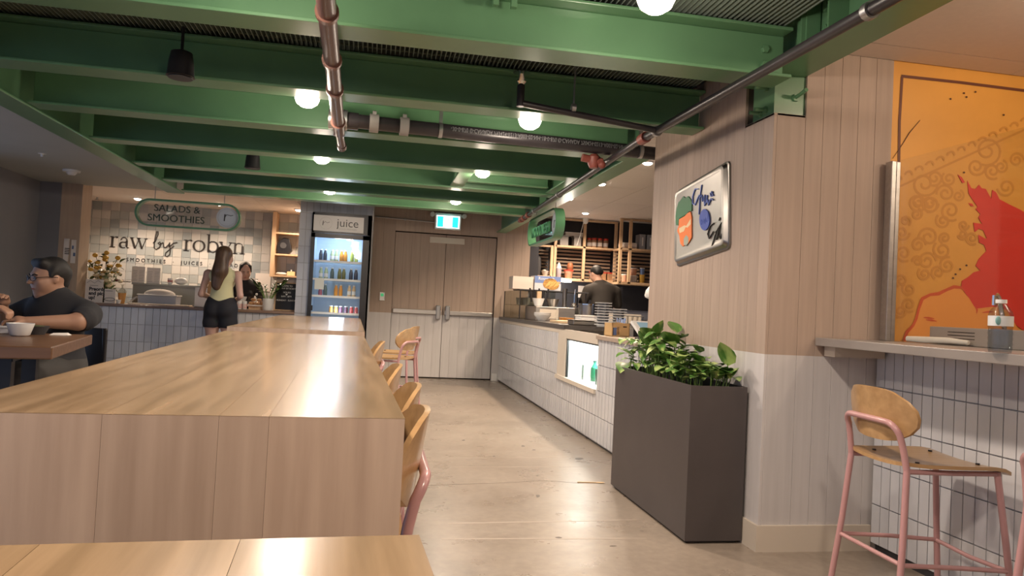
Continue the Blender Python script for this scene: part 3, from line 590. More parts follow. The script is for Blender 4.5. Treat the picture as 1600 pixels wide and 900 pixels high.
# display cooler let into the counter: cream surround, black frame, lit inside
MB().box(kx, -.012, 1.16, 2.56, .865, .955).box(kx, -.012, 2.24, 2.56, .46, .865).box(kx - .02, -.012, 1.16, 2.56, .435, .475).build('cooler_surround', CREAM, KC)
MB().box(-.02, .0, 2.215, 2.24, .475, .865).box(-.02, .0, 1.16, 2.24, .85, .865).build('cooler_frame', BLACK, KC)
WLIT = mat('white_cooler_liner', (.85, .86, .85), .5)
MB().box(.0, .5, 1.16, 2.24, .43, .475).box(.5, .52, 1.16, 2.24, .475, .9).box(0, .5, 2.24, 2.26, .475, .9).box(0, .5, 1.14, 1.16, .475, .9).box(0, .52, 1.16, 2.24, .90, .912).build('cooler_liner', WLIT, KC)
MB().box(.06, .10, 1.2, 2.2, .885, .9).build('cooler_lamp', emat('cooler_lamp_glow', (.95, 1, .97), 25), KC)
light('cooler_light', (.2, 1.7, .86), 9, (.9, 1, .95), .05, parent=KC)
MB().box(.09, .094, 1.18, 2.22, .475, .62).build('glass_rail', GLASSB, KC)
for y in (1.55, 2.0): MB().box(.085, .098, y, y + .01, .475, .62).build('rail_post', ALU, KC)
BOTG = mat('green_bottle_glass', (.06, .42, .25), .15, trans=.5); BOTC = mat('dark_cap', (.04, .10, .08), .4)
def bottle(name, label, cat, loc, h, r, m, capm, group=None, neck=.4, lab=None):
    t = thing(name, label, cat, loc, 0, group)
    MB().lathe([(0, 0), (r * .92, 0), (r, .02 * h), (r, .58 * h), (r * .9, .66 * h), (r * neck, .84 * h), (r * neck, .93 * h), (0, .93 * h)], n=14).build('body', m, t, smooth=True)
    MB().lathe([(0, .91 * h), (r * neck * 1.15, .91 * h), (r * neck * 1.15, h), (0, h)], n=14).build('cap', capm, t, smooth=True)
    if lab: MB().lathe([(r * 1.015, .2 * h), (r * 1.015, .5 * h), (r * 1.0, .5 * h), (r * 1.0, .2 * h)], n=14).build('paper_label', lab, t, smooth=True)
    return t
for i, y in enumerate((1.22, 1.38, 1.52, 1.68, 1.86)):
    bottle('green_bottle', 'green glass bottle in the lit counter cooler, %s from the right' % ORD[i], 'bottle', (2.08 + .1 * (i % 2) + .05, 5 + y, .4765), [.33, .34, .22, .22, .2][i], .038, BOTG, BOTC, 'green bottles in the counter cooler')
# ================================================================ BAR (far right)
BC = thing('bar_counter', 'white-tiled bar counter with a grey top beside the mural', 'counter', (2.55, 0.4, 0))
MB().box(.012, .15, 0, 2.966, .05, 1.035).build('core', GROUT, BC); MB().box(.03, .15, 0, 2.966, 0, .05).build('toe_kick', DGREY, BC)
for i in range(45):
    for j in range(5):
        o = ob('tile', TILE_B, BC); o.location = (0, 2.966 - .065 * (i + 1), .045 + .198 * j); o.scale = (1, 1, .99)
MB().box(-.35, .45, 0, 2.97, 1.035, 1.075).build('worktop', mat('grey_laminate_top', (.30, .27, .25), .3, noise=.1, nscale=5), BC, bevel=.003)
MB().box(-.30, -.02, 2.88, 2.966, .985, 1.035).build('bracket', CREAM, BC)
# glass screen on the bar
GS = thing('glass_screen', 'clear glass screen with a steel end post standing on the bar', 'screen', (2.60, 3.33, 1.076))
MB().box(-.004, .004, -2.4, .0, 0.0, .925).build('pane', GLASS, GS); MB().box(-.045, -.018, -.02, .03, 0, .92).box(-.012, .012, -.012, .035, 0, .92).build('post', STEELR, GS, bevel=.003)
# items on the bar
q = thing('vent_box', 'long low stainless box with slots on the bar behind the glass', 'steel box', (2.72, 2.35, 1.076))
MB().box(0, .2, 0, .86, 0, .085).build('body', mat('dull_steel', (.42, .37, .33), .4, .3), q, bevel=.004)
for y in (.58, .10):
    for z in (.03, .045, .06): MB().box(-.002, .002, y, y + .16, z, z + .004).build('slot', BLACK, q)
q = thing('ladle', 'steel ladle handle hooked upright behind the vent box', 'ladle', (2.98, 3.02, 1.076))
MB().tube([(0, 0, 0), (-.02, .0, .12), (-.05, .0, .235), (-.06, 0, .25), (-.075, 0, .245), (-.075, 0, .20)], .011, 8).build('handle', CHROME, q, smooth=True); MB().ell((0.01, 0, .03), .04, .04, .03).build('bowl', CHROME, q, smooth=True)
q = thing('folded_cloth', 'white folded cloth lying on the bar by the glass post', 'cloth', (2.63, 3.05, 1.081))
MB().tube([(0.0, .2, .012), (.02, .1, .012), (.04, -.02, .016), (.06, -.12, .012)], [.014, .017, .015, .010], 10).tube([(.03, .2, .01), (.05, .08, .012), (.07, -.1, .010)], .012, 8).build('fold', mat('white_cloth', (.75, .70, .62), .9), q, smooth=True)
pb = at(1562, 551, Z=1.076)
q = thing('water_bottle', 'clear plastic water bottle with a white cap on the bar', 'bottle', (pb[0], pb[1], 1.076))
PET = glassmat('clear_pet', (.80, .82, .84)); hb = 71 * math.hypot(pb[0], pb[1]) / F * .97; rb = hb * .205
MB().lathe([(0, 0), (rb * .9, 0), (rb, .02), (rb * .95, hb * .12), (rb, hb * .16), (rb * .95, hb * .22), (rb, hb * .26), (rb * .95, hb * .32), (rb, hb * .36), (rb * .95, hb * .44), (rb, hb * .5), (rb, hb * .7), (rb * .9, hb * .78), (rb * .4, hb * .92), (rb * .38, hb * .95), (0, hb * .95)], n=22).build('body', PET, q, smooth=True)
MB().lathe([(0, .004), (rb * .9, .004), (rb * .93, hb * .45), (0, hb * .45)], n=18).build('water', glassmat('water', (.86, .9, .92)), q, smooth=True)
MB().lathe([(0, hb * .93), (rb * .46, hb * .93), (rb * .46, hb), (0, hb)], n=18).build('cap', WHITE, q, smooth=True)
MB().lathe([(rb * 1.012, hb * .5), (rb * 1.012, hb * .69), (rb, hb * .69), (rb, hb * .5)], n=22).build('paper_label', mat('bottle_label', (.70, .72, .72), .5), q, smooth=True)
MB().ell((-rb * .82, -rb * .6, hb * .6), .012, .006, .016).build('label_mark', mat('label_green', (.20, .42, .42), .5), q)
# ================================================================ MURAL
MW = struct(MB().box(2.60, 5.2, 3.385, 3.5, 0, 2.6).build('wall_mural', mat('mural_orange', (.76, .36, .06), .45, noise=.14, nscale=2.0)))
def wall_poly(name, pts, m, parent, y=3.385, t=.002):
    P = [at(a, b, Y=y) for a, b in pts]
    return MB().prism([(p[0], p[2]) for p in P], (0, y, 0), (1, 0, 0), (0, 0, 1), t).build(name, m, parent)
mu = thing('wall_mural_print', 'orange and red painted mural with cloud swirls behind the bar', 'mural', (2.6, 3.385, 1.075))
mu.location = (0, 0, 0)
RED = mat('mural_red', (.64, .035, .02), .45); ORG = mat('mural_light_orange', (.78, .31, .06), .45); OUT = mat('mural_outline', (.60, .085, .02), .45); LINE = mat('mural_brown_line', (.13, .035, .012), .5); SWIRL = mat('mural_swirl', (.58, .25, .035), .5)
def wall_stroke(name, pts, w, m, y, parent=None):
    P = [at(a, b, Y=3.385) for a, b in pts]; k = math.hypot(2.6, 3.385) / F
    ww = [x * k for x in w] if isinstance(w, (list, tuple)) else w * k
    return MB().ribbon([(p[0], p[2]) for p in P], ww, (0, y, 0), (1, 0, 0), (0, 0, 1), .0004).build(name, m, parent or mu)
wall_stroke('frame_line', [(1404, 262), (1405, 190), (1409, 121), (1410, 119.5)], 4, LINE, 3.3824); wall_stroke('frame_line', [(1408, 119), (1500, 129), (1602, 142)], 4, LINE, 3.3822)
c0 = 1380; zz = 220 / 825.
def m1(p): return [(c0 + x * zz, 90 + y * zz) for x, y in p]
def m2(p): return [(c0 + x * zz, 300 + y * zz) for x, y in p]
wall_poly('red_shape', m1([(492, 722), (515, 765), (540, 770), (560, 745), (575, 765), (600, 770), (632, 828), (638, 775), (660, 790), (680, 830), (740, 862), (800, 890), (905, 960), (905, 1690)]) + m2([(825, 815), (775, 780), (720, 690), (640, 672), (540, 684), (500, 620), (455, 560), (460, 520), (495, 500), (530, 470), (568, 460), (540, 432), (560, 390), (603, 345), (590, 310), (560, 296), (556, 250), (600, 275), (605, 270), (585, 225), (560, 215), (535, 235), (527, 180), (578, 187), (556, 150), (568, 130), (540, 100), (552, 88), (520, 40), (500, 10)]) , RED, mu, 3.3822)
wall_poly('red_fleck', m1([(435, 685), (460, 702), (478, 732), (462, 735)]), RED, mu, 3.3822); wall_poly('red_fleck', m1([(498, 852), (520, 856), (530, 872), (512, 870)]), RED, mu, 3.3822)
wall_poly('orange_shape', m2([(120, 865), (190, 760), (230, 620), (290, 600), (350, 590), (410, 560), (455, 570), (500, 620), (540, 685), (640, 672), (720, 690), (770, 770), (820, 860), (825, 900), (110, 900)]), ORG, mu, 3.3816)
wall_stroke('outline', m2([(118, 870), (135, 820), (172, 780), (190, 740), (205, 680), (225, 625), (270, 602), (320, 596), (370, 572), (410, 556), (450, 560), (480, 585)]), [5, 5, 4, 4, 4, 5, 4, 5, 4, 5, 4, 1], OUT, 3.3794)
for p in ([(232, 735), (262, 738), (294, 742)], [(246, 749), (278, 752), (309, 757)], [(300, 830), (325, 808), (345, 802)], [(575, 706), (610, 702), (640, 702)], [(530, 670), (545, 690), (542, 712)]): wall_stroke('outline', m2(p), [1, 3, 1], OUT, 3.3790)
SWN = [0]
def spiral(cx, cy, r, turns=1.6, ph=0, sgn=1, w=3.4):
    k = 26; pts = []
    for i in range(k): a = ph + sgn * turns * 2 * math.pi * i / k; rr = r * (1 - .86 * i / k); pts.append((cx + rr * math.cos(a), cy + rr * math.sin(a)))
    SWN[0] += 1; wall_stroke('swirl', pts, w, SWIRL, 3.3845 - .00004 * SWN[0])
for (x, y, r, ph, sg) in [(240, 740, 80, 0, 1), (300, 705, 48, 2, -1), (365, 795, 55, 3, 1), (205, 850, 45, 1, -1), (270, 855, 55, 0, 1), (385, 710, 45, 4, -1), (440, 810, 35, 5, 1), (545, 640, 55, 0, 1), (610, 545, 90, 2, -1), (640, 665, 50, 1, 1), (720, 760, 55, 3, -1), (690, 640, 40, 5, 1), (780, 600, 45, 0, -1)]:
    spiral(c0 + x * zz, 90 + y * zz, r * zz, 1.6, ph, sg)
for (x, y, r, ph, sg) in [(200, 60, 60, 0, 1), (275, 70, 50, 2, -1), (395, 110, 62, 1, 1), (350, 170, 45, 4, -1), (195, 130, 35, 5, 1), (265, 265, 60, 3, 1), (205, 310, 45, 0, -1), (360, 270, 35, 2, 1), (345, 340, 55, 4, -1), (120, 360, 50, 1, 1), (255, 405, 55, 0, -1), (200, 405, 32, 3, 1), (375, 430, 50, 5, -1), (320, 470, 42, 2, 1), (240, 480, 40, 4, -1), (110, 240, 45, 0, 1), (130, 170, 32, 1, -1), (105, 520, 40, 2, 1), (150, 570, 40, 4, -1), (150, 660, 45, 1, 1), (100, 700, 40, 3, -1), (470, 195, 32, 0, 1), (465, 250, 30, 3, -1), (520, 270, 40, 1, 1)]:
    spiral(c0 + x * zz, 300 + y * zz, r * zz, 1.6, ph, sg)
for i in range(13): spiral(1406 + i * 16.5, 281 - i * 7.6, 9, .5, math.pi, 1, 3); 
wall_stroke('swirl', [(1404, 292), (1470, 262), (1540, 230), (1602, 202)], 3, SWIRL, 3.3825)
SCR = mat('mural_chip', (.06, .02, .01), .7)
wall_stroke('scratch', [(1394, 248), (1409, 226), (1420, 208), (1437, 188)], [.6, 1, 1.2, .6], SCR, 3.3815)
for x, y in ((1510, 151), (1506, 145), (1524, 143), (1485, 154), (1568, 179), (1489, 434), (1493, 428), (1500, 420), (1510, 414), (1506, 269)): wall_poly('chip', [(x - 1.5, y), (x, y - 1), (x + 2, y), (x + 1.2, y + 2), (x - .5, y + 1.6)], SCR, mu, 3.3810, .0006)
# ================================================================ STEEL TRAY ON THE PILLAR
TY, TZ, XF = 4.165, 1.757, 1.893
tr = thing('baking_tray', 'painted stainless baking tray hung on the pillar boards', 'tray', (0, 0, 0))
ua = R(5.5); U = Vector((0, -math.cos(ua), math.sin(ua))); V = Vector((0, math.sin(ua), math.cos(ua))); O = Vector((XF, TY, TZ))
def rr(w, h, r, n=5):
    out = []
    for cx, cy, a0 in ((w - r, h - r, 0), (-w + r, h - r, 90), (-w + r, -h + r, 180), (w - r, -h + r, 270)):
        for i in range(n + 1): a = R(a0 + 90 * i / n); out.append((cx + r * math.cos(a), cy + r * math.sin(a)))
    return out
mb = MB(); rings = []
for w, h, x in ((.315, .205, 0.004), (.325, .215, 0.0), (.34, .23, .002), (.352, .242, .024), (.362, .252, .026), (.364, .254, .034), (.355, .245, .036)):
    rings.append([O + U * a + V * b + Vector((x, 0, 0)) for a, b in rr(w, h, .03)])
n = len(rings[0]); vs = [p for r_ in rings for p in r_]; fs = [tuple(range(n))]
for k in range(len(rings) - 1): fs += [(k * n + i, k * n + (i + 1) % n, (k + 1) * n + (i + 1) % n, (k + 1) * n + i) for i in range(n)]
fs.append(tuple((len(rings) - 1) * n + i for i in range(n))[::-1])
mb.add(vs, fs).build('pan', STEEL, tr, smooth=True)
kk = 120 / 635.
def tpx(p): return [(lambda q: (-q[1], q[2]))(at(1030 + x * kk, 250 + y * kk, X=XF)) for x, y in p]
def tpoly(name, p, m, d=.0015): MB().prism(tpx(p), (XF + .0035, 0, 0), (0, -1, 0), (0, 0, 1), d + .003).build(name, m, tr)
tg = mat('tray_green_paint', (.012, .13, .045), .5); to = mat('tray_orange_paint', (.72, .17, .025), .5); tc_ = mat('tray_cream_paint', (.70, .52, .30), .5); tb = mat('tray_blue_paint', (.02, .06, .36), .5); tl = mat('tray_light_blue', (.10, .16, .50), .5)
tpoly('hair_shape', [(140, 540), (135, 470), (145, 400), (160, 350), (175, 335), (200, 300), (215, 315), (240, 300), (260, 325), (270, 350), (268, 420), (235, 440), (200, 465), (165, 485), (158, 540)], tg)
tpoly('face_shape', [(162, 545), (165, 490), (210, 465), (255, 415), (268, 470), (268, 640), (240, 690), (195, 715), (175, 690), (165, 620), (150, 590), (152, 570)], to)
tpoly('goggle_shape', [(165, 565), (210, 540), (225, 545), (262, 485), (262, 530), (235, 560), (220, 555), (205, 590), (170, 605)], tc_, .0022); tpoly('mouth_shape', [(205, 650), (225, 620), (243, 640), (243, 680), (225, 710), (205, 700)], mat('tray_grey_paint', (.30, .34, .28), .5), .0022)
cir = [(374 + 42 * math.cos(a), 494 + 88 * math.sin(a)) for a in np.linspace(0, 2 * math.pi, 25)[:-1]]; tpoly('blue_disc', cir, tb)
def tstroke(name, p, w, m, d=.0022): MB().ribbon(tpx(p), w * .75, (XF + .0035, 0, 0), (0, -1, 0), (0, 0, 1), d + .003).build(name, m, tr)
tstroke('script', [(320, 240), (295, 240), (275, 300), (275, 360), (295, 370), (315, 320), (330, 290)], .010, tl); tstroke('script', [(350, 205), (335, 300), (327, 450)], .006, tl); tstroke('script', [(330, 320), (350, 290), (355, 340), (375, 290), (370, 360)], .009, tl)
tstroke('script', [(395, 290), (385, 350), (400, 350)], .009, tl); tstroke('script', [(440, 265), (420, 275), (425, 300), (445, 295), (430, 260)], .009, tl); tstroke('script', [(370, 375), (400, 330), (405, 370), (425, 320), (445, 330)], .010, tl)
tstroke('disc_script', [(345, 540), (350, 490), (358, 530), (370, 490), (380, 525), (385, 480), (395, 520), (405, 440), (408, 500)], .006, tl, .003)
tstroke('signature', [(450, 520), (420, 545), (398, 610), (410, 650), (445, 590), (465, 600), (500, 545), (470, 660), (490, 610)], .004, BLACKTXT); tstroke('signature', [(515, 515), (470, 590), (433, 710)], .003, BLACKTXT); tstroke('signature', [(490, 595), (485, 640), (500, 625), (505, 655), (515, 610), (512, 650)], .003, BLACKTXT); tstroke('signature', [(500, 475), (492, 500)], .003, BLACKTXT)
# ================================================================ SALAD KIOSK (left)
LC = thing('tiled_counter', 'white-tiled salad kiosk counter with a thin brown top', 'counter', (-3.70, 10.2, 0))
MB().box(0, 2.645, .012, .62, .03, .912).build('core', GROUT, LC); MB().box(0.02, 2.645, .05, .6, 0, .03).build('toe_kick', DGREY, LC)
for i in range(30):
    for j in range(4): o = ob('tile', TILE_X, LC); o.location = (.002 + TW * i, 0, .03 + .2205 * j); o.scale = (1, 1, .976)
MB().box(-.01, 2.648, -.04, .66, .914, .948).build('worktop', wood('brown_worktop', (.26, .17, .12), (.20, .125, .085), 0, .35), LC, bevel=.003)
MB().box(.42, 1.36, .66, .70, .6, 1.21).box(.42, 1.36, .60, .95, 1.21, 1.235).box(.42, 1.36, .70, .92, 0, 1.21).build('riser_panel', mat('grey_green_laminate', (.36, .36, .32), .4), LC)
ZT = .949
def KX(x, y=470, Y=10.4): return at(x, y, Y=Y)[0]
def board_sign(name, label, x0, x1, y0, y1, Y, m=PAPER, tilt=.12):
    a = at(x0, y1, Y=Y); b = at(x1, y0, Y=Y); t = thing(name, label, 'sign', ((a[0] + b[0]) / 2, Y, ZT)); w = b[0] - a[0]; h = b[2] - ZT
    MB().box(-w / 2, w / 2, 0, .008, 0.004, h).build('panel', m, t); MB().box(-w / 2, w / 2, 0, .09, 0, .004).build('foot', m, t)
    return t, w, h
t, w, h = board_sign('pickup_sign', 'white counter sign reading Preorder and pick up', 132, 162, 437, 471, 10.25)
for i, s in enumerate(('Preorder', 'and pick', 'up!')): text('lettering', s, .062, BLACKTXT, t, (-w / 2 + .045, -.001, h - .145 - i * .055), (1, 0, 0), (0, 0, 1), .001, bold=.0025, sx=.95)
MB().ribbon([(-.09, 0), (-.05, .03), (0, .0), (.04, .035), (.08, .01)], .006, (0, -.001, h - .05), (1, 0, 0), (0, 0, 1), .001).build('ornament', GREY, t); B('fine_print', GREY, t, -w / 2 + .05, w / 2 - .06, -.002, 0, h - .085, h - .078)
t, w, h = board_sign('small_sign', 'small white counter sign with an oval line drawing', 162.5, 181, 452, 472, 10.24)
MB().ribbon([(.062 * math.cos(a), .02 * math.sin(a)) for a in np.linspace(0, 2 * math.pi, 25)], .006, (0, -.001, .05), (1, 0, 0), (0, 0, 1), .001).build('oval_line', BLACKTXT, t); B('heading', GREY, t, -.06, .03, -.002, 0, h - .03, h - .02)
# flowers
def tuft(t, n, c, rx, rz, lm, mats, size, seed, stems=True):
    r = random.Random(seed)
    for i in range(n):
        x, y, z = c[0] + r.gauss(0, rx), c[1] + r.gauss(0, rx * .5), c[2] + r.gauss(0, rz)
        o = ob('leaf', lm, t); o.location = (x, y, z); o.rotation_euler = (r.uniform(-.6, 1.2), r.uniform(-.5, .5), r.uniform(0, 6.28)); o.scale = (size,) * 3
        if stems and i % 3 == 0: MB().tube([(c[0] * .2, c[1], 0.2), (x * .6, y, z * .6), (x, y, z)], .003, 5).build('stem', STEMM, t)
    for i in range(n // 2):
        x, y, z = c[0] + r.gauss(0, rx), c[1] - .03 + r.gauss(0, rx * .5), c[2] + r.gauss(0, rz); m = mats[r.randrange(len(mats))]; q = r.uniform(.6, 1.2) * .035
        MB().ell((x, y, z), q, q, q * .7, 8, 5).build('flower', m, t, smooth=True)
DLEAF = leaf_mat('dark_leaf', (.03, .055, .015), (.10, .13, .03)); PLEAF = leaf_mat('pale_leaf', (.16, .22, .10), (.42, .45, .28))
YEL = mat('yellow_petal', (.65, .38, .06), .6); CRM = mat('cream_petal', (.72, .62, .42), .6)
t = thing('flower_vase', 'dark vase of yellow flowers behind the pickup sign', 'flowers', (KX(146, Y=10.5) + .09, 10.56, ZT)); MB().lathe([(0, 0), (.06, 0), (.085, .12), (.06, .24), (.07, .28), (0, .28)], n=16).build('vase', BLACK, t, smooth=True)
LMD = leaf_mesh(.08, .025, .3, DLEAF); LMP = leaf_mesh(.07, .02, .3, PLEAF)
tuft(t, 46, (0, 0, .44), .085, .10, LMD, [YEL, YEL, CRM], 1, 5)
for dx, dz in ((-.12, .62), (.16, .60), (.02, .66), (.17, .50)): MB().tube([(0, 0, .3), (dx * .5, 0, .45), (dx, 0, dz)], .004, 5).build('stem', mat('brown_twig', (.06, .04, .02), .8), t); MB().ell((dx, -.02, dz), .035, .03, .03, 8, 5).build('flower', YEL, t, smooth=True)
t = thing('flower_bunch', 'pale green and cream flower bunch beside the pickup sign', 'flowers', (KX(169, Y=10.42), 10.42, ZT)); MB().lathe([(0, 0), (.04, 0), (.05, .14), (0, .14)], n=14).build('vase', DGREY, t, smooth=True); tuft(t, 34, (0, 0, .27), .05, .09, LMP, [CRM, CRM], 1, 9)
# cups, jars, boxes
t = thing('drink_cup', 'cup of amber drink with a clear lid on the counter', 'cup', (KX(190), 10.40, ZT)); MB().lathe([(0, 0), (.035, 0), (.05, .14), (0, .14)], n=16).build('drink', mat('amber_drink', (.55, .28, .09), .3), t, smooth=True); MB().lathe([(.05, .14), (.05, .16), (.03, .19), (.012, .2), (.012, .24), (.03, .25), (.0, .25)], n=16).build('pump_top', GLASSB, t, smooth=True)
t = thing('small_cup', 'tiny white paper cup on the counter edge', 'cup', (KX(192.5), 10.22, ZT)); MB().lathe([(0, 0), (.022, 0), (.032, .05), (.028, .05), (.02, .006), (0, .006)], n=14).build('shell', WHITE, t, smooth=True)
t = thing('glass_jar', 'round glass jar filled with white packets', 'jar', (KX(202), 10.5, ZT)); MB().lathe([(0, 0), (.06, 0), (.078, .04), (.07, .1), (.05, .115), (.05, .12), (0, .12)], n=16).build('jar', GLASS, t, smooth=True)
for i in range(9): B('packet', WHITE, t, -.04 + .01 * i, -.02 + .01 * i, -.04 + .006 * i, -.03 + .008 * i, .01 + .009 * i, .03 + .009 * i)
t = thing('serving_board', 'long pale serving board lying on the kiosk counter', 'board', (KX(255), 10.3, ZT)); MB().box(-.37, .37, -.1, .1, 0, .018).build('plank', mat('pale_board', (.66, .52, .38), .5), t, bevel=.004)
t = thing('covered_tub', 'pale grey tub with a domed white cloth cover on the counter', 'tub', (KX(245), 10.52, ZT + .0)); MB().box(-.24, .24, -.12, .12, 0, .125).build('tub', mat('pale_blue_grey', (.40, .43, .50), .5), t, bevel=.012); MB().box(-.25, .25, -.13, .13, .125, .14).build('rim', WHITE, t, bevel=.004)
MB().ell((.0, 0, .14), .2, .11, .075, 20, 10).build('cloth_cover', mat('white_cover', (.72, .66, .62), .9), t, smooth=True)
for x0, x1, y0, y1, l in ((205, 227, 417, 441, 'left of the two'), (228.5, 251, 419, 443, 'right of the two')):
    a = at(x0, y1, Y=10.86); b = at(x1, y0, Y=10.86); t = thing('menu_sheet', 'white menu sheet standing on the riser, ' + l, 'menu', ((a[0] + b[0]) / 2, 10.86, 1.236), 0, 'menu sheets'); w = (b[0] - a[0]) / 2; h = b[2] - 1.236
    MB().box(-w, w, 0, .006, 0, h).build('sheet', PAPER, t); MB().box(-w, w, .006, .05, 0, .004).build('foot', PAPER, t)
    for c in (-.5, .5):
        for k in range(7): B('print_line', GREY, t, c * w - .03, c * w + .03 - .004 * (k % 3), -.001, 0, h - .06 - k * .022, h - .055 - k * .022)
t = thing('napkin_pack', 'clear bag of white napkins on the riser', 'napkins', (KX(283, 440, 10.88), 10.88, 1.236)); MB().ell((0, 0, .052), .09, .05, .05).build('bag', WHITE, t, smooth=True)
t = thing('paper_cup', 'white printed paper cup on the riser', 'cup', (KX(266, 440, 10.86), 10.86, 1.236)); MB().lathe([(0, 0), (.028, 0), (.036, .085), (0, .085)], n=14).build('shell', WHITE, t, smooth=True); MB().lathe([(.0345, .03), (.0365, .06), (.03, .06), (.03, .03)], n=14).build('print_band', mat('cup_print', (.45, .2, .2), .5), t)
t = thing('cardboard_box', 'small brown cardboard box behind the counter by the customer', 'box', (-2.243, 11.0, .95)); MB().box(-.08, .08, -.08, .08, 0.0, .30).build('carton', CARD, t); MB().box(-.09, .09, -.002, .002, .30, .36).build('flap', CARD, t)
MB().box(-.088, .088, -.09, .09, -.95, 0).build('plinth', GREY, t)
t = thing('phone_tray', 'black tray with a red phone on the riser behind the flowers', 'tray', (KX(188, 440, 10.86), 10.86, 1.236)); MB().box(-.12, .12, -.05, .05, 0, .012).build('tray', BLACK, t); MB().box(-.07, .03, -.03, .03, .012, .03).build('phone', mat('red_case', (.25, .04, .05), .4), t)
t = thing('desk_lamp', 'black flat-topped desk fixture beside the flowers', 'lamp', (KX(158, 440, 10.8), 10.8, ZT)); MB().box(-.09, .09, -.05, .05, .40, .42).build('head', BLACK, t); MB().cyl((0, 0, 0), (0, 0, .40), .014).build('pole', DGREY, t); MB().cyl((0, 0, 0), (0, 0, .012), .06).build('base', BLACK, t)
t = thing('order_stand', 'white upright panel on the counter beside the customer', 'stand', (KX(316), 10.30, ZT)); MB().box(-.075, .075, 0, .01, 0, .26).build('panel', PAPER, t); MB().box(-.075, .075, 0, .08, 0, .006).build('foot', WHITE, t)
t = thing('card_terminal', 'dark card terminal in front of the staff member', 'terminal', (KX(377), 10.47, ZT)); MB().box(-.04, .04, -.05, .05, 0, .1).build('stand', BLACK, t); MB().add([(-.05, -.08, .10), (.05, -.08, .10), (.05, .05, .17), (-.05, .05, .17), (-.05, -.08, .08), (.05, -.08, .08), (.05, .05, .15), (-.05, .05, .15)], [(0, 1, 2, 3), (4, 7, 6, 5), (0, 4, 5, 1), (2, 6, 7, 3), (1, 5, 6, 2), (0, 3, 7, 4)]).build('keypad', DGREY, t)
for i, x in enumerate((378, 386)):
    t = thing('drink_can', ['left', 'right'][i] + ' white can with pink print on the salad kiosk counter', 'can', (KX(x), 10.24, ZT), 0, 'pink printed cans'); MB().lathe([(0, 0), (.024, 0), (.029, .008), (.029, .1), (.024, .112), (0, .112)], n=16).build('can', WHITE, t, smooth=True); MB().lathe([(.0295, .015), (.0295, .075), (.028, .075), (.028, .015)], n=16).build('print_band', mat('pink_print', (.62, .25, .22), .5, noise=.6, nscale=20, col2=(.75, .65, .6)), t, smooth=True)
t = thing('cake_stand', 'glass cloche over brown pastries on a wooden stand', 'cake stand', (KX(400), 10.42, ZT))
MB().box(-.08, .08, -.08, .08, 0, .05).build('stand', PINE, t); MB().lathe([(0, .05), (.12, .05), (.12, .062), (0, .062)], n=24).build('plate', WHITE, t, smooth=True)
MB().lathe([(.11, .064), (.112, .15), (.10, .175), (.06, .19), (0, .194)], n=24).build('dome', GLASS, t, smooth=True); MB().lathe([(0, .194), (.012, .195), (.018, .215), (0, .225)], n=12).build('knob', WHITE, t, smooth=True)
for i in range(7):
    a = i * 2 * math.pi / 5 if i < 5 else i * math.pi; r_ = .066 if i < 5 else .038
    q = tag(MB().ell((0, 0, 0), .036, .03, .022, 10, 6).build('pastry', mat('pastry', (.50, .24, .09), .6, noise=.3, nscale=25), None, smooth=True), 'brown pastry under the glass cloche', 'pastry', 'pastries under the cloche'); q.location = (t.location.x + r_ * math.cos(a), 10.42 + r_ * math.sin(a), ZT + (.088 if i < 5 else .133))
t = thing('zz_plant', 'dark leafy plant in a white pot on the salad kiosk counter', 'plant', (KX(421), 10.27, ZT)); MB().lathe([(0, 0), (.055, 0), (.068, .02), (.07, .16), (.062, .16), (.06, .13), (0, .13)], n=20).build('pot', WHITE, t, smooth=True)
r = random.Random(11); LZ = leaf_mesh(.07, .02, .2, leaf_mat('zz_leaf', (.02, .05, .015), (.10, .15, .05)))
for i in range(12):
    a = r.uniform(0, 6.28); ln = r.uniform(.16, .30); tip = Vector((math.cos(a) * ln * .8, math.sin(a) * ln * .4, .14 + ln * .9)); st = Vector((math.cos(a) * .03, math.sin(a) * .03, .13)); MB().tube([st, st.lerp(tip, .5) + Vector((0, 0, .03)), tip], .005, 5).build('stem', STEMM, t)
    for k in range(6): c = st.lerp(tip, .35 + .65 * k / 5) + Vector((0, 0, .02)); o = ob('leaf', LZ, t); o.location = c; o.rotation_euler = (r.uniform(.2, .9), 0, a - 1.57 + (1 if k % 2 else -1) * .9)
t = thing('letter_board', 'black letter board in a pine frame leaning on the counter by the fridge wall', 'sign', (KX(445), 10.52, ZT)); t.rotation_euler = (R(-6), 0, R(-4))
w, h = .155, .385
MB().box(-w, w, 0, .01, .015, h).build('felt', BLACK, t)
for a in ((-w, -w + .016, -.006, .014, 0, h + .012), (w - .016, w, -.006, .014, 0, h + .012), (-w, w, -.006, .014, h - .004, h + .012), (-w, w, -.006, .014, 0, .016)): B('frame', PINE, t, *a)
for s, x, z in (('WELCOME TO', -.125, .335), ('RAW BY ROBYN', -.09, .30), ('HOURS', -.045, .245), ('6AM - 8PM', -.07, .19), ('MONDAY - SUNDAY', -.135, .135)): text('lettering', s, .033, WHITETXT, t, (x, -.002, z), (1, 0, 0), (0, 0, 1), .001, sx=.92)
MB().prism([(0, -.014), (.015, .002), (.01, .012), (0, .006), (-.01, .012), (-.015, .002)], (0, -.001, .228), (1, 0, 0), (0, 0, 1), .001).build('heart', WHITETXT, t)
t = tag(MB().box(-.12, .12, 0, .004, 0, .29).build('notice_sheet', PAPER), 'plain paper notice on the tiled wall behind the staff member', 'paper'); t.location = (at(410, 450, Y=12.47)[0], 12.475, at(410, 455, Y=12.47)[2])
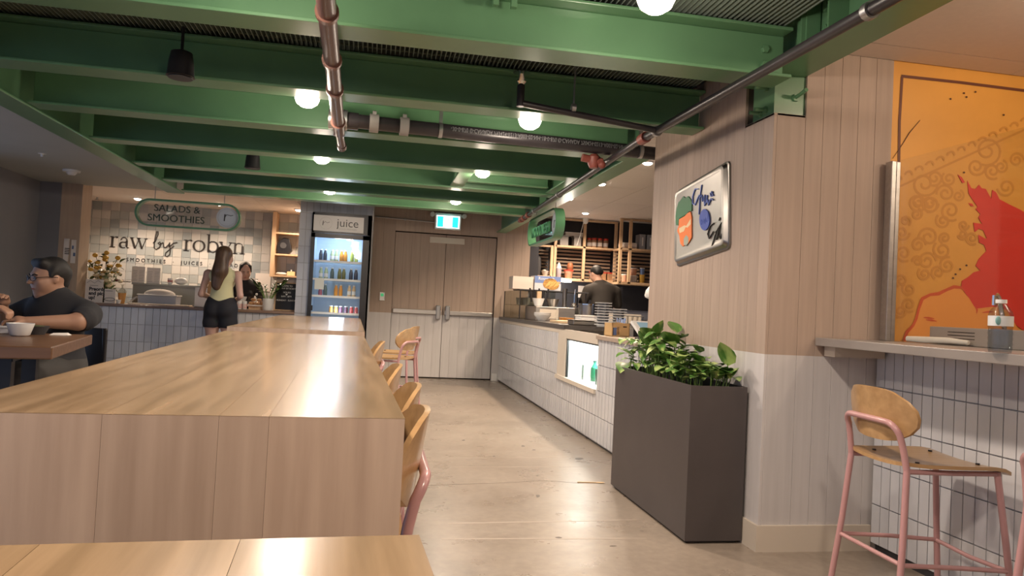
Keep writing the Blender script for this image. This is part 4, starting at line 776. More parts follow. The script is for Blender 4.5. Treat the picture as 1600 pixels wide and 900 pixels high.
# wall shelf in the kiosk
a = at(421, 432, Y=12.15); ztop = 2.49
t = thing('wall_shelf', 'pale wood shelf unit against the tiled wall beside the fridge', 'shelf', (a[0], 12.15, a[2])); W2 = -1.06 - a[0]; H2 = ztop - a[2]
MB().box(0, .06, 0, .33, 0, H2).build('side_post', PINE, t)
shz = [at(440, y, Y=12.15)[2] - a[2] for y in (363, 396.5, 430)]
for z in shz: MB().box(.06, W2, 0, .33, z - .025, z).build('shelf_board', PINE, t)
t2 = thing('black_appliance', 'black rounded appliance on the middle shelf of the kiosk shelf unit', 'appliance', (max(KX(438, 390, 12.3), a[0] + .19), 12.3, a[2] + shz[1])); MB().prism([(-.10, 0), (.06, 0), (.12, .06), (.07, .26), (-.02, .27), (-.11, .18), (-.12, .10)], (0, .05, 0), (1, 0, 0), (0, 0, 1), .1).build('body', BLACK, t2, bevel=.01); MB().cyl((-.02, -.06, .14), (-.02, -.055, .14), .05).build('dial', DGREY, t2)
for i, (x, nm_, lb) in enumerate(((428, 'plate_stack', 'stack of pale plates'), (455, 'candle_box', 'yellow box'), (462, 'small_jar', 'small white jar'))):
    q = thing(nm_, lb + ' on the lowest kiosk shelf', 'shelf item', (max(KX(x, 425, 12.3), a[0] + .16) + (.08 if i == 2 else .0), 12.3, a[2] + shz[2]))
    if i == 0: MB().lathe([(0, 0), (.05, 0), (.09, .02), (.09, .03), (.06, .05), (0, .05)], n=16).build('plates', WHITE, q, smooth=True)
    elif i == 1: MB().box(-.06, .06, -.04, .04, 0, .07).build('carton', mat('pale_yellow', (.7, .55, .3), .6), q); MB().cyl((0, 0, .07), (0, 0, .1), .012).build('candle', WHITE, q)
    else: MB().lathe([(0, 0), (.03, 0), (.03, .1), (.02, .12), (0, .12)], n=12).build('jar', WHITE, q, smooth=True)
# lettering on the tiled wall: raw by robyn (thick-and-thin strokes)
ws = thing('wall_lettering', 'large black raw by robyn lettering on the square tiles', 'sign', (0, 0, 0)); YW = 12.484; TK, TN = .17, .055
def arc(cx, cy, rx, ry, a0, a1, n=12): return [(cx + rx * math.cos(R(a0 + (a1 - a0) * i / n)), cy + ry * math.sin(R(a0 + (a1 - a0) * i / n))) for i in range(n + 1)]
def bowl(cx, cy, rx, ry, a0=0, a1=360, n=24): P_ = arc(cx, cy, rx, ry, a0, a1, n); return P_, [TN + (TK - TN) * abs(math.cos(R(a0 + (a1 - a0) * i / n))) ** 1.5 for i in range(n + 1)]
GL = {
 'r': ([([(.22, 0), (.22, 1)], TK), ([(.02, .02), (.44, .02)], TN), ([(.04, .97), (.22, .97)], TN), (arc(.50, .62, .28, .36, 170, 60, 8), [TN] * 6 + [.09, .13, .15])], .74),
 'a': ([([(.62, .12), (.62, .70)], TK), (arc(.38, .70, .24, .28, 0, 150, 8), TN), ([(.17, .80), (.19, .74)], .13), bowl(.36, .27, .27, .27, 60, 300), ([(.62, .16), (.68, .02), (.82, .02)], TN), ([(.50, .52), (.62, .58)], TN)], .90),
 'w': ([([(.08, 1), (.40, 0)], TK), ([(.40, 0), (.70, .95)], TN), ([(.62, 1), (.94, 0)], TK), ([(.94, 0), (1.24, .98)], TN), ([(-.05, .98), (.24, .98)], TN), ([(.50, .98), (.78, .98)], TN), ([(1.10, .98), (1.36, .98)], TN)], 1.36),
 'o': ([bowl(.47, .5, .42, .49)], 1.0),
 'b': ([([(.2, 0.0), (.2, 1.62)], TK), ([(.02, 1.58), (.2, 1.58)], TN), bowl(.54, .5, .38, .49, -140, 140)], 1.04),
 'y': ([([(.08, 1), (.46, .04)], TK), ([(.88, .98), (.46, .0), (.32, -.34), (.18, -.40)], TN), ([(.12, -.40), (.2, -.38)], .12), ([(-.05, .98), (.26, .98)], TN), ([(.72, .98), (1.0, .98)], TN)], 1.0),
 'n': ([([(.22, 0), (.22, 1)], TK), ([(.02, .02), (.42, .02)], TN), ([(.04, .97), (.22, .97)], TN), (arc(.52, .62, .28, .36, 170, 20, 8), TN), ([(.80, .72), (.80, 0)], TK), ([(.60, .02), (1.0, .02)], TN)], 1.08)}
def word(s, px0, px1, base_px, xh):
    a = at(px0, base_px[0], Y=YW); b = at(px1, base_px[1], Y=YW); tot = sum(GL[c][1] for c in s); k = (b[0] - a[0]) / tot; x = 0
    for c in s:
        mb = MB()
        for pts, wd in GL[c][0]: mb.ribbon([((x + p) * k, q * xh) for p, q in pts], [z * min(k, xh) for z in wd] if isinstance(wd, list) else wd * min(k, xh), (a[0], YW, (a[2] + b[2]) / 2), (1, 0, 0), (0, 0, 1), .012)
        mb.build('letter', BLACKTXT, ws); x += GL[c][1]
word('raw', 171, 230, (386.5, 388), .165); word('robyn', 286, 384, (391.5, 397), .175)
def cz(p): return [(250 + 0, 0)] 
def scr(pts, wd): 
    P_ = [at(180 + x * .2, 280 + y * .2, Y=YW) for x, y in pts]; MB().ribbon([(p[0], p[2]) for p in P_], wd, (0, YW, 0), (1, 0, 0), (0, 0, 1), .01).build('script_letter', BLACKTXT, ws)
scr([(298, 500), (315, 480), (335, 430), (335, 408), (325, 408), (315, 445), (306, 500), (305, 535), (320, 548), (345, 535), (358, 505), (350, 490), (335, 500), (345, 510), (375, 495)], .016)
scr([(375, 495), (380, 530), (395, 535), (415, 515), (425, 495), (420, 530), (435, 520), (455, 500), (485, 495)], .016); scr([(425, 505), (430, 560), (425, 590), (405, 605), (390, 595), (395, 575), (430, 545), (460, 520)], .013)
p = at(197, 408, Y=YW); text('lettering', 'SMOOTHIES  ·  JUICES  ·  SALADS', .082, BLACKTXT, ws, (p[0], YW, p[2]), (1, 0, 0), (0, 0, 1), .004, sx=.93, gap=1.55)
# hanging oval signs
def oval_sign(name, label, o, u, w, h, lines, logo_r, lm=None, hl=.19):
    """o centre, u reading direction; a band of sheet metal with letters on a clear pane"""
    u = Vector(u); v = Vector((0, 0, 1)); n_ = u.cross(v); t = thing(name, label, 'sign', o); r_ = h / 2
    def oval(rr_): return [(w / 2 - r_ + rr_ * math.cos(R(a)), rr_ * math.sin(R(a))) for a in range(-90, 91, 12)] + [(-w / 2 + r_ + rr_ * math.cos(R(a)), rr_ * math.sin(R(a))) for a in range(90, 271, 12)]
    A, Bn = oval(r_), oval(r_ - .022); k = len(A); d = .05; vs = [u * a + v * b + n_ * s for s in (d, -d) for P_ in (A, Bn) for a, b in P_]; fs = []
    for i in range(k):
        j = (i + 1) % k; fs += [(i, j, k + j, k + i), (2 * k + i, 3 * k + i, 3 * k + j, 2 * k + j), (i, 2 * k + i, 2 * k + j, j), (k + i, k + j, 3 * k + j, 3 * k + i)]
    MB().add(vs, fs).build('band', mat('sign_green', (.07, .20, .10), .35), t, smooth=True)
    MB().prism(oval(r_ - .023), Vector((0, 0, 0)) - n_ * .003, u, v, .004).build('pane', GLASS, t)
    for s, x, z, size in lines: text('lettering', s, size, lm or mat('sign_letter_green', (.012, .035, .022), .4), t, u * x + v * z + n_ * .012, u, v, .010, sx=1.02)
    c = u * (w / 2 - logo_r - .035); circ = [(logo_r * math.cos(R(a)), logo_r * math.sin(R(a))) for a in range(0, 360, 12)]
    MB().prism(circ, c + n_ * .004, u, v, .016).build('logo_disc', mat('logo_grey_blue', (.42, .46, .52), .5), t)
    MB().ribbon([(-.025, .04), (-.03, -.045)], .012, c + n_ * .021, u, v, .003).ribbon([(-.03, .0), (-.005, .035), (.02, .03), (.04, .025), (.07, .032)], .007, c + n_ * .021, u, v, .003).build('logo_script', BLACKTXT, t)
    for i in range(40): a = R(9 * i); MB().ribbon([((logo_r - .02) * math.cos(a), (logo_r - .02) * math.sin(a)), ((logo_r - .02) * math.cos(a + .06), (logo_r - .02) * math.sin(a + .06))], .008, c + n_ * .021, u, v, .002).build('logo_ring', GREY, t)
    for s in (-1, 1): MB().cyl(u * (s * w * .33) + v * r_, u * (s * w * .33) + v * (r_ + hl), .004, n=6).build('hanger', ALU, t)
    return t
oval_sign('hanging_sign', 'hanging green oval sign reading SALADS & SMOOTHIES', (-2.285, 9.5, 2.08), (1, 0, 0), 1.21, .335, [('SALADS &', -.40, .025, .118), ('SMOOTHIES', -.465, -.095, .118)], .125)
oval_sign('hanging_sign', 'hanging green oval sign reading NOODLESH over the right kiosk counter', (1.86, 8.15, 2.07), (0, -1, 0), 1.45, .33, [('NOODLESH', -.63, -.06, .17)], .135, mat('sign_letter_bright', (.05, .20, .09), .4), .064)
# posters and switch on the pilaster
for x0, x1, y0, y1, l in ((98, 108.5, 373, 408, 'left'), (109.5, 119.5, 375, 411, 'right')):
    a = at(x0, y1, Y=10.095); b = at(x1, y0, Y=10.095); t = thing('poster', l + ' of two white posters on the pilaster', 'poster', (a[0], 10.098, a[2]), 0, 'pilaster posters'); w, h = b[0] - a[0], b[2] - a[2]
    MB().box(0, w, -.004, 0, 0, h).build('sheet', PAPER, t)
    if l == 'left':
        for k in range(4): B('print_line', BLACKTXT, t, .015, .07, -.0055, -.004, h - .13 - k * .022, h - .12 - k * .022)
    else: B('print_block', mat('poster_blue', (.12, .17, .30), .6), t, .01, w * .55, -.0055, -.004, h * .6, h * .75); B('print_block', mat('poster_blue', (0, 0, 0)), t, w * .5, w * .95, -.0055, -.004, h * .3, h * .45)
p = at(98.5, 434, Y=10.095); t = tag(MB().box(-.02, .02, -.008, 0, -.05, .05).build('switch_plate', WHITE), 'white switch plate on the pilaster below the posters', 'switch'); t.location = (p[0] + .01, 10.098, p[2])
# ================================================================ JUICE FRIDGE
FX0, FX1, FY = -.876, -.118, 10.03
fr = thing('juice_fridge', 'tall black glass-door juice fridge with a lit interior', 'fridge', ((FX0 + FX1) / 2, FY, 0)); hw = (FX1 - FX0) / 2
MB().box(-hw, hw, .02, .62, 0, .12).box(-hw, -hw + .03, .02, .62, .12, 2.29).box(hw - .03, hw, .02, .62, .12, 2.29).box(-hw, hw, .02, .62, 2.02, 2.29).box(-hw, hw, .59, .62, .12, 2.02).build('cabinet', BLACK, fr)
MB().box(-hw + .03, hw - .03, .57, .59, .12, 2.02).box(-hw + .03, -hw + .036, .05, .57, .12, 2.02).box(hw - .036, hw - .03, .05, .57, .12, 2.02).box(-hw + .03, hw - .03, .05, .57, 2.005, 2.02).build('liner', mat('pale_blue_liner', (.50, .62, .80), .5), fr)
d = MB().box(-hw, -hw + .05, -.02, .018, .1, 2.01).box(hw - .085, hw, -.02, .018, .1, 2.01).box(-hw, hw, -.02, .018, 1.955, 2.01).box(-hw, hw, -.02, .018, .1, .2).build('door', BLACK, fr); MB().box(-hw + .05, hw - .085, -.004, .002, .2, 1.955).build('pane', GLASS, d); MB().box(-hw + .01, -hw + .07, -.04, -.02, .98, 1.05).build('lock', BLACK, d)
MB().box(-hw + .02, hw - .085, -.002, .02, 2.045, 2.255).build('header_panel', mat('header_white', (.62, .60, .57), .4), fr)
text('lettering', 'juice', .155, BLACKTXT, fr, (-.06, -.004, 2.115), (1, 0, 0), (0, 0, 1), .001, sx=1.0); text('lettering', 'COLD PRESSED', .028, GREY, fr, (-.03, -.004, 2.075), (1, 0, 0), (0, 0, 1), .001, sx=1.25)
MB().ribbon([(-.235, 2.18), (-.24, 2.12)], .010, (0, -.003, 0), (1, 0, 0), (0, 0, 1), .001).ribbon([(-.24, 2.14), (-.21, 2.17), (-.18, 2.155), (-.15, 2.17)], .005, (0, -.003, 0), (1, 0, 0), (0, 0, 1), .001).build('logo_script', BLACKTXT, fr); MB().ribbon([(-.2 + .08 * math.cos(a), 2.15 + .08 * math.sin(a)) for a in np.linspace(0, 6.283, 30)], .002, (0, -.003, 0), (1, 0, 0), (0, 0, 1), .001).build('logo_ring', GREY, fr)
MB().box(-.16, .20, .10, .14, 1.965, 2.0).build('tube_lamp', emat('fridge_tube_glow', (.82, .92, 1), 18), fr)
light('fridge_light', (0, .12, 1.93), 7, (.72, .86, 1), .1, parent=fr); light('fridge_light', (0, .09, 1.0), 4, (.72, .86, 1), .1, parent=fr)
SH = [at(525, y, Y=10.2)[2] for y in (409.5, 437.5, 463.5, 489.5)]
for z in SH: MB().box(-hw + .036, hw - .036, .06, .55, z - .012, z).build('shelf_board', GLASSB, fr); MB().box(-hw + .036, hw - .036, .05, .06, z - .016, z + .012).build('price_rail', WHITE, fr)
def jm(n_, c): return mat('juice_' + n_, c, .25)
J = {'black': jm('black', (.025, .03, .035)), 'pale green': jm('pale_green', (.42, .52, .30)), 'orange': jm('orange', (.70, .30, .05)), 'lime': jm('lime', (.45, .55, .12)), 'dark green': jm('dark_green', (.06, .09, .04)), 'olive': jm('olive', (.16, .17, .06)), 'navy': jm('navy', (.04, .06, .11)), 'peach': jm('peach', (.66, .47, .28)), 'amber': jm('amber', (.62, .30, .06)), 'purple': jm('purple', (.12, .05, .10)), 'red': jm('red', (.55, .07, .08))}
rows = [[(137, 'black'), (180, 'black'), (250, 'pale green'), (293, 'pale green'), (345, 'orange'), (385, 'orange'), (452, 'lime'), (495, 'lime')], [(137, 'pale green'), (190, 'pale green'), (250, 'dark green'), (325, 'olive'), (367, 'olive'), (440, 'navy'), (490, 'navy')], [(130, 'red'), (180, 'dark green'), (288, 'orange'), (335, 'orange'), (422, 'peach'), (468, 'peach')], [(237, 'amber'), (287, 'amber'), (337, 'purple'), (390, 'purple'), (445, 'red'), (492, 'red')]]
for k, row in enumerate(rows):
    for i, (zx, c) in enumerate(row):
        x = at(480 + zx * .1556, 400 + 28 * k, Y=10.2)[0]; sh = ['top', 'second', 'third', 'lowest'][k]; short = k == 3 or (k == 2 and i == 0)
        lab = '%s juice %s on the %s fridge shelf, %s from the left' % (c, 'jar' if k == 3 else 'bottle', sh, ORD[i]); hh = .10 if short else .165
        bottle('juice_jar' if k == 3 else 'juice_bottle', lab, 'bottle', (x, 10.2, SH[k]), hh, .0262, J[c], WHITE, 'juices in the fridge', .8 if short else .6, WHITE if c in ('pale green', 'peach') else None)
t = tag(MB().box(-.06, .06, 0, .003, 0, .15).build('door_notice', mat('pale_notice', (.55, .58, .55), .6)), 'pale notice sheet stuck to the fridge door glass', 'paper'); t.location = (at(499, 440, Y=10.01)[0], 10.02, at(499, 452, Y=10.01)[2])
# ================================================================ AT THE EXIT DOORS
p0, p1 = at(680, 357.5, Y=11.22), at(720, 335, Y=11.22); cxs, czs = (p0[0] + p1[0]) / 2, (p0[2] + p1[2]) / 2
ex = thing('exit_sign', 'lit running-man exit sign above the double doors', 'sign', (cxs, 11.2, czs)); w, h = .20, .125
MB().box(-w, w, 0, .08, -h, h).build('housing', WHITE, ex, bevel=.008); MB().box(-w + .025, w - .025, -.004, 0, -h + .025, h - .04).build('white_face', emat('exit_white', (.85, 1, 1), 2.2), ex)
for x0, x1 in ((-.165, -.075), (.065, .155)): MB().box(x0, x1, -.007, -.004, -h + .035, h - .055).build('green_field', emat('exit_green', (.02, .75, .62), 1.6), ex)
fg = emat('exit_figure', (.35, .85, .75), 1.2); MB().ell((0, -.006, .025), .011, .003, .011, 8, 5).build('figure_head', fg, ex); MB().ribbon([(0, .012), (-.005, -.025), (-.022, -.045)], .012, (0, -.005, 0), (1, 0, 0), (0, 0, 1), .002).ribbon([(-.005, -.025), (.015, -.04), (.02, -.06)], .010, (0, -.005, 0), (1, 0, 0), (0, 0, 1), .002).ribbon([(-.02, -.005), (0, .01), (.02, -.008)], .008, (0, -.005, 0), (1, 0, 0), (0, 0, 1), .002).build('figure_body', fg, ex)
for s in (-1, 1): MB().cyl((s * (w + .045), -.03, h - .03), (s * (w + .045), .05, h - .03), .034, n=16).box(min(s * w, s * (w + .03)), max(s * w, s * (w + .03)), .03, .05, h - .04, h - .02).build('lamp_head', WHITE, ex, smooth=True)
MB().box(-.06, .06, .08, .10, -.03, .03).build('wall_plate', WHITE, ex); light('exit_light', (0, -.05, 0), .6, (.3, 1, .9), .08, parent=ex)
a, b = at(586.5, 338.5, Y=11.27), at(679, 347.5, Y=11.27); t = thing('conduit', 'thin grey conduit pipe running along the wall to the exit sign', 'pipe', a); MB().cyl((0, 0, 0), b - a, .010, n=10).build('pipe', ALU, t, smooth=True)
for f in (.05, .5): c = (b - a) * f; MB().box(c.x - .01, c.x + .01, -.015, .028, c.z - .015, c.z + .015).build('clip', ALU, t)
p = at(597, 463, Y=11.28); t = thing('door_button', 'steel door release panel with a green button beside the doors', 'button', (p[0], 11.3, p[2])); MB().box(-.04, .04, -.02, 0, -.065, .065).build('plate', STEELR, t, bevel=.004); MB().box(-.022, .022, -.028, -.02, 0, .045).build('button', emat('green_button', (.05, .35, .14), .6), t)
q = thing('wooden_spoon', 'disposable wooden spoon lying on the concrete floor', 'spoon', at(925, 754.5, Z=0.0), R(-4)); MB().ell((.055, 0, .004), .035, .016, .003, 12, 6).build('bowl', mat('birch', (.66, .47, .27), .6), q, smooth=True); MB().box(-.10, .03, -.005, .005, .001, .006).build('handle', mat('birch', (0, 0, 0)), q)
# ================================================================ NOODLE KIOSK CONTENTS (right)
ZR = 1.001
def cyl_thing(name, label, cat, loc, prof, m, group=None, part='body', extra=None):
    t = thing(name, label, cat, loc, 0, group); MB().lathe(prof, n=18).build(part, m, t, smooth=True)
    if extra: MB().lathe(extra[1], n=18).build(extra[0], extra[2], t, smooth=True)
    return t
# glass display case with a shelf on top
gc = thing('display_case', 'glass display case at the far end of the noodle counter', 'display case', (1.97, 9.95, ZR))
def gbox(nm, m, *a): return MB().box(*a).build(nm, m, gc)
gbox('front_pane', GLASSB, 0, .006, 0, 1.25, 0, .40); gbox('side_pane', GLASSB, .006, .5, 0, .006, 0, .40); gbox('top_shelf', DGREY, -.01, .98, .0, .5, .40, .415)
for a in ((-.006, .006, -.006, .006, 0, .40), (-.006, .006, 1.24, 1.25, 0, .40), (.94, .955, .02, .035, 0, .40), (.94, .955, .46, .475, 0, .40)): gbox('corner_post', BLACK, *a)
gbox('inner_shelf', GLASSB, .01, .46, .01, 1.24, .19, .196)
for i, (y, c) in enumerate(((.15, WHITE), (.35, WHITE), (.6, CREAM), (.85, WHITE))):
    cyl_thing('storage_tub', ORD[i] + ' pale tub from the near end inside the display case', 'tub', (2.15, 9.95 + y, ZR + .197), [(0, 0), (.06, 0), (.075, .1), (.08, .105), (0, .105)], c, 'tubs in the display case')
t = thing('squeeze_bottle', 'pale yellow squeeze bottle inside the display case', 'bottle', (2.1, 10.05, ZR)); MB().lathe([(0, 0), (.025, 0), (.025, .14), (.008, .17), (0, .17)], n=12).build('body', mat('pale_yellow_plastic', (.6, .55, .25), .4), t, smooth=True)
a, b = at(801, 448, Y=10.0), at(834, 433, Y=10.0)
t = thing('white_carton', 'plain white carton on top of the display case', 'box', (a[0], 10.0, ZR + .416)); w = b[0] - a[0]; MB().box(0, w, 0, .3, 0, b[2] - t.location.z).build('carton', mat('white_card', (.72, .62, .55), .7), t)
for k in range(1, 4): B('crease', CREAM, t, .02, w - .005, -.001, 0, .03 * k, .03 * k + .002)
a, b = at(835, 451, Y=9.98), at(877, 433, Y=9.98)
t = thing('fries_carton', 'blue and white food carton with a picture of fries on the display case', 'box', (a[0], 9.98, ZR + .416)); w = b[0] - a[0]; h = b[2] - t.location.z
MB().box(0, w, 0, .28, 0, h).build('carton', mat('carton_white', (.62, .62, .66), .6), t); B('blue_panel', mat('carton_blue', (.16, .24, .50), .6), t, .0, w, -.001, 0, h * .5, h)
text('lettering', 'Rosecroft', .058, WHITETXT, t, (.05, -.002, h * .72), (1, 0, 0), (0, 0, 1), .001)
fm = mat('fries_print', (.62, .33, .09), .6, noise=.5, nscale=40); MB().prism([(w - .15 + .11 * math.cos(a_) + (.02 if a_ > 4 else 0), h * .45 + h * .42 * math.sin(a_)) for a_ in np.linspace(0, 6.1, 14)], (0, -.002, 0), (1, 0, 0), (0, 0, 1), .001).build('fries_print', fm, t)
for i in range(9): x = w - .22 + .02 * i; MB().ribbon([(x, h * .25 + .01 * (i % 3)), (x + .05, h * .62 + .008 * (i % 2))], .012, (0, -.0035, 0), (1, 0, 0), (0, 0, 1), .001).build('fries_print', mat('fries_light', (.75, .48, .16), .6), t)
# tall things seen above the worktop
def on_top(x, y=499): p = at(x, y, Z=ZR); return p
bp_ = at(835, 501, Z=ZR)
for k in range(2): cyl_thing('noodle_bowl', ['lower', 'upper'][k] + ' of two stacked white bowls on the dark worktop', 'bowl', (bp_[0] + .1, bp_[1], ZR + .022 * k), [(0, 0), (.05, 0), (.06, .012), (.105, .07), (.11, .085), (.104, .085), (.055, .02), (0, .02)], WHITE, 'stacked white bowls')
t = thing('prep_unit', 'stainless prep unit behind the noodle counter worktop', 'prep unit', (2.62, 9.1, 0)); MB().box(0, 1.15, 0, .8, 0, 1.17).build('cabinet', STEELR, t); MB().box(-.01, 1.16, -.01, .81, 1.17, 1.19).build('top', STEEL, t); MB().box(0.02, .8, -.004, 0, 1.02, 1.14).build('label_strip', CREAM, t)
for i in range(3): MB().cyl((.25 + .2 * i, .1, 1.19), (.25 + .2 * i, .1, 1.2), .05).build('well', BLACK, t)
q = thing('steel_riser', 'low stainless box on the noodle counter worktop', 'steel box', (2.04, 9.22, ZR)); MB().box(0, .52, 0, .68, 0, .182).build('body', STEELR, q, bevel=.004); MB().box(.05, .3, -.003, 0, .03, .15).build('label_strip', CREAM, q)
for i, (x, lb) in enumerate(((824, 'white lidded tub'), (840, 'steel mixing bowl'))):
    p = at(x, 462, Y=9.5); cyl_thing('prep_bowl', lb + ' standing on the low stainless box', 'bowl', (2.13 + .2 * i, 9.5, 1.191), [(0, 0), (.05, 0), (.08, .09), (.085, .1), (0, .1)], WHITE if i == 0 else STEEL)
t = thing('knife_block', 'wooden block with dark utensils on the low stainless box', 'knife block', (max(at(838, 450, Y=9.8)[0], 2.2), 9.8, 1.191)); MB().box(-.03, .03, -.03, .03, 0, .2).build('block', PINE, t)
for i in range(5): MB().cyl((-.1 + .05 * i, 0, .05), (-.13 + .065 * i, 0, .24 - .02 * (i % 2)), .012).build('utensil', BLACK, t)
for i, x in enumerate((883, 898)):
    p = at(x, 455, Y=9.6)
    if i == 0: cyl_thing('steel_dispenser', 'tall slim steel dispenser behind the worktop', 'dispenser', (p[0], 9.6, 1.191), [(0, 0), (.03, 0), (.03, .22), (.035, .25), (0, .25)], STEEL)
    else: t = thing('hanging_ladle', 'steel ladle leaning behind the worktop', 'ladle', (p[0], 9.6, 1.191)); MB().tube([(0, 0, .02), (0, 0, .15), (.01, 0, .25)], .008, 8).build('handle', CHROME, t, smooth=True); MB().ell((0, 0, .035), .04, .04, .03).build('bowl', CHROME, t, smooth=True)
p = at(870.5, 494, Y=8.6); t = bottle('spray_bottle', 'clear spray bottle with a white pump on the worktop', 'bottle', (p[0], 8.6, ZR), .17, .028, GLASS, WHITE)
p = at(885, 494, Y=8.7); t = thing('orange_tray', 'small orange tray on the worktop', 'tray', (p[0], 8.7, ZR)); MB().box(-.07, .07, -.06, .06, 0, .05).build('tray', mat('orange_plastic', (.65, .28, .06), .5), t); B('rim', mat('orange_plastic', (0, 0, 0)), t, -.078, .078, -.068, .068, .05, .058)
p = at(880, 503, Y=8.2); t = thing('cutting_board', 'pale wooden cutting board lying on the worktop', 'board', (2.14, 8.2, ZR)); MB().box(-.11, .10, -.2, .2, 0, .03).build('board', mat('pale_maple', (.62, .45, .28), .5), t, bevel=.004); B('groove', CARD, t, -.1, .09, -.19, -.185, .03, .0305)
t = thing('food_container', 'white lidded food container on the worktop', 'container', (2.34, 7.72, ZR)); MB().box(-.16, .16, -.12, .12, 0, .09).build('tub', WHITE, t, bevel=.008); MB().box(-.165, .165, -.125, .125, .09, .105).build('lid', PAPER, t, bevel=.003)
t = thing('steel_pan', 'shallow stainless steel pan near the worktop edge', 'pan', (2.16, 7.48, ZR)); MB().box(-.13, .16, -.11, .11, 0, .05).build('pan', STEEL, t, bevel=.01); B('rim', STEEL, t, -.14, .17, -.12, .12, .05, .055)
p = at(919, 488, Y=8.3); cyl_thing('stock_pot', 'big shiny steel stock pot in front of the cook', 'pot', (p[0], 8.3, ZR), [(0, 0), (.11, 0), (.112, .01), (.112, .235), (.118, .24), (0, .24)], STEEL, extra=('lid_rim', [(.112, .225), (.12, .225), (.12, .235), (.112, .235)], CHROME))
if p[0] > 2.46: tag(MB().box(2.6, p[0] + .2, 8.21, 8.45, 0, 1.0).build('pot_stand', GREY), 'grey kitchen stand under the steel pot', 'stand')
LIDM = mat('smoke_grey_tub', (.20, .21, .23), .35)
for s, (x, y, n_, l) in enumerate(((941.5, 507, 9, 'near'), (966, 502, 7, 'far'))):
    p = at(x, y, Y=7.15 if s == 0 else 7.45); z0 = ZR if s == 0 else ZR; X0 = p[0]
    for k in range(n_):
        t = thing('takeout_tub', '%s lidded tub from the bottom of the %s stack' % (ORD[k], l), 'tub', (X0, 7.15 if s == 0 else 7.45, z0 + .0275 * k), 0, 'stacked takeout tubs'); MB().lathe([(0, 0), (.058, 0), (.066, .018), (0, .018)], n=4).build('tub', LIDM, t); MB().box(-.068, .068, -.068, .068, .018, .0265).build('lid', mat('pale_grey_lid', (.46, .46, .47), .35), t)
        t.children[0].rotation_euler = (0, 0, R(45)) if t.children[0].name.startswith('tub') else (0, 0, 0)
    if X0 > 2.5: q = tag(MB().box(max(X0 - .12, 2.6), X0 + .12, 7.3, 7.6, 0, ZR - .001).build('kitchen_stand', GREY), 'grey stand under the far tub stack', 'stand')
p = at(967, 519, Y=6.1); t = thing('cutlery_box', 'bamboo cutlery box with utensils on the low worktop', 'box', (p[0], 6.05, .946), R(8)); w = .085
BAM = mat('bamboo', (.62, .40, .18), .45, noise=.12, nscale=3); MB().box(-w, -w + .008, 0, .15, 0, .115).box(w - .008, w, 0, .15, 0, .115).box(-w, w, .142, .15, 0, .115).box(-.01, w, 0, .008, 0, .115).box(-w, w, 0, .15, 0, .008).box(-w, -.01, 0, .008, .085, .115).build('case', BAM, t); MB().box(.02, .055, -.001, .0, .08, .09).build('handle_slot', BLACK, t); MB().box(-.06, -.03, .02, .1, .01, .075).build('napkins', mat('blue_napkin', (.12, .18, .38), .7), t)
for i in range(5): MB().cyl((.0 + .017 * i, .08, .02), (-.005 + .02 * i, .08, .16 - .01 * (i % 2)), .006, .010).build('utensil', CHROME, t)
t = thing('tablet_stand', 'tilted point-of-sale tablet on the low worktop by the pillar', 'tablet', (2.10, 5.42, .946), R(20))
MB().add([(-.13, -.10, .02), (.13, -.10, .02), (.13, .05, .15), (-.13, .05, .15), (-.13, -.085, .005), (.13, -.085, .005), (.13, .065, .135), (-.13, .065, .135)], [(0, 1, 2, 3), (4, 7, 6, 5), (0, 4, 5, 1), (2, 6, 7, 3), (1, 5, 6, 2), (0, 3, 7, 4)]).build('tablet', WHITE, t)
MB().add([(-.09, -.0755, .0435), (.09, -.0755, .0435), (.09, .035, .1395), (-.09, .035, .1395)], [(0, 1, 2, 3)]).build('screen', mat('tablet_screen', (.16, .24, .28), .2, emit=(.4, .6, .7), estr=.25), t); MB().box(-.07, .07, -.02, .07, 0, .02).box(-.05, .05, .03, .06, .02, .11).build('stand', DGREY, t)
t = thing('wire_basket', 'black wire basket behind the tub stacks', 'basket', (at(985, 488, Y=7.9)[0], 7.9, ZR)); MB().tube([(-.12, -.1, .12), (.12, -.1, .12), (.12, .1, .12), (-.12, .1, .12)], .006, 6, True).tube([(-.1, -.08, .004), (.1, -.08, .004), (.1, .08, .004), (-.1, .08, .004)], .006, 6, True).build('rim', ALU, t)
for i in range(5):
    for s in (-1, 1): MB().tube([(-.12 + .06 * i, s * .1, .12), (-.1 + .05 * i, s * .08, .0)], .003, 5).build('wire', BLACK, t)
q = tag(MB().box(max(t.location.x - .3, 2.6), t.location.x + .9, 7.65, 8.2, 0, ZR - .005).build('kitchen_bench', BLACK), 'black kitchen bench behind the low worktop', 'bench')
for k in range(4): q = thing('black_tray', '%s of the black trays stacked beside the wire basket' % ORD[k], 'tray', (t.location.x + .26, 7.85, ZR + .022 * k), 0, 'stacked black trays'); MB().box(-.1, .1, -.08, .08, 0, .012).box(-.11, .11, -.09, .09, .012, .02).build('tray', BLACK, q); MB().box(-.112, .112, -.092, -.09, .012, .018).build('edge_strip', GREY, q)
p = at(1013, 446, Y=7.0); t = thing('hanging_bag', 'white plastic bag hanging beside the pillar', 'bag', (p[0] + .05, 7.0, p[2])); MB().lathe([(0, .02), (.03, 0), (.07, -.05), (.08, -.1), (.075, -.12), (.03, -.14), (0, -.14)], n=14).build('bag', WHITE, t, smooth=True); MB().cyl((0, 0, 0), (0, 0, 2.679 - p[2]), .004).build('cord', WHITE, t)
p = at(914, 456, Y=11.95); t = tag(MB().box(-.11, .11, 0, .004, -.1, .1).build('recipe_sheet', PAPER), 'white printed recipe sheet on the dark wall beside the cook', 'paper'); t.location = (p[0], 11.99, p[2])
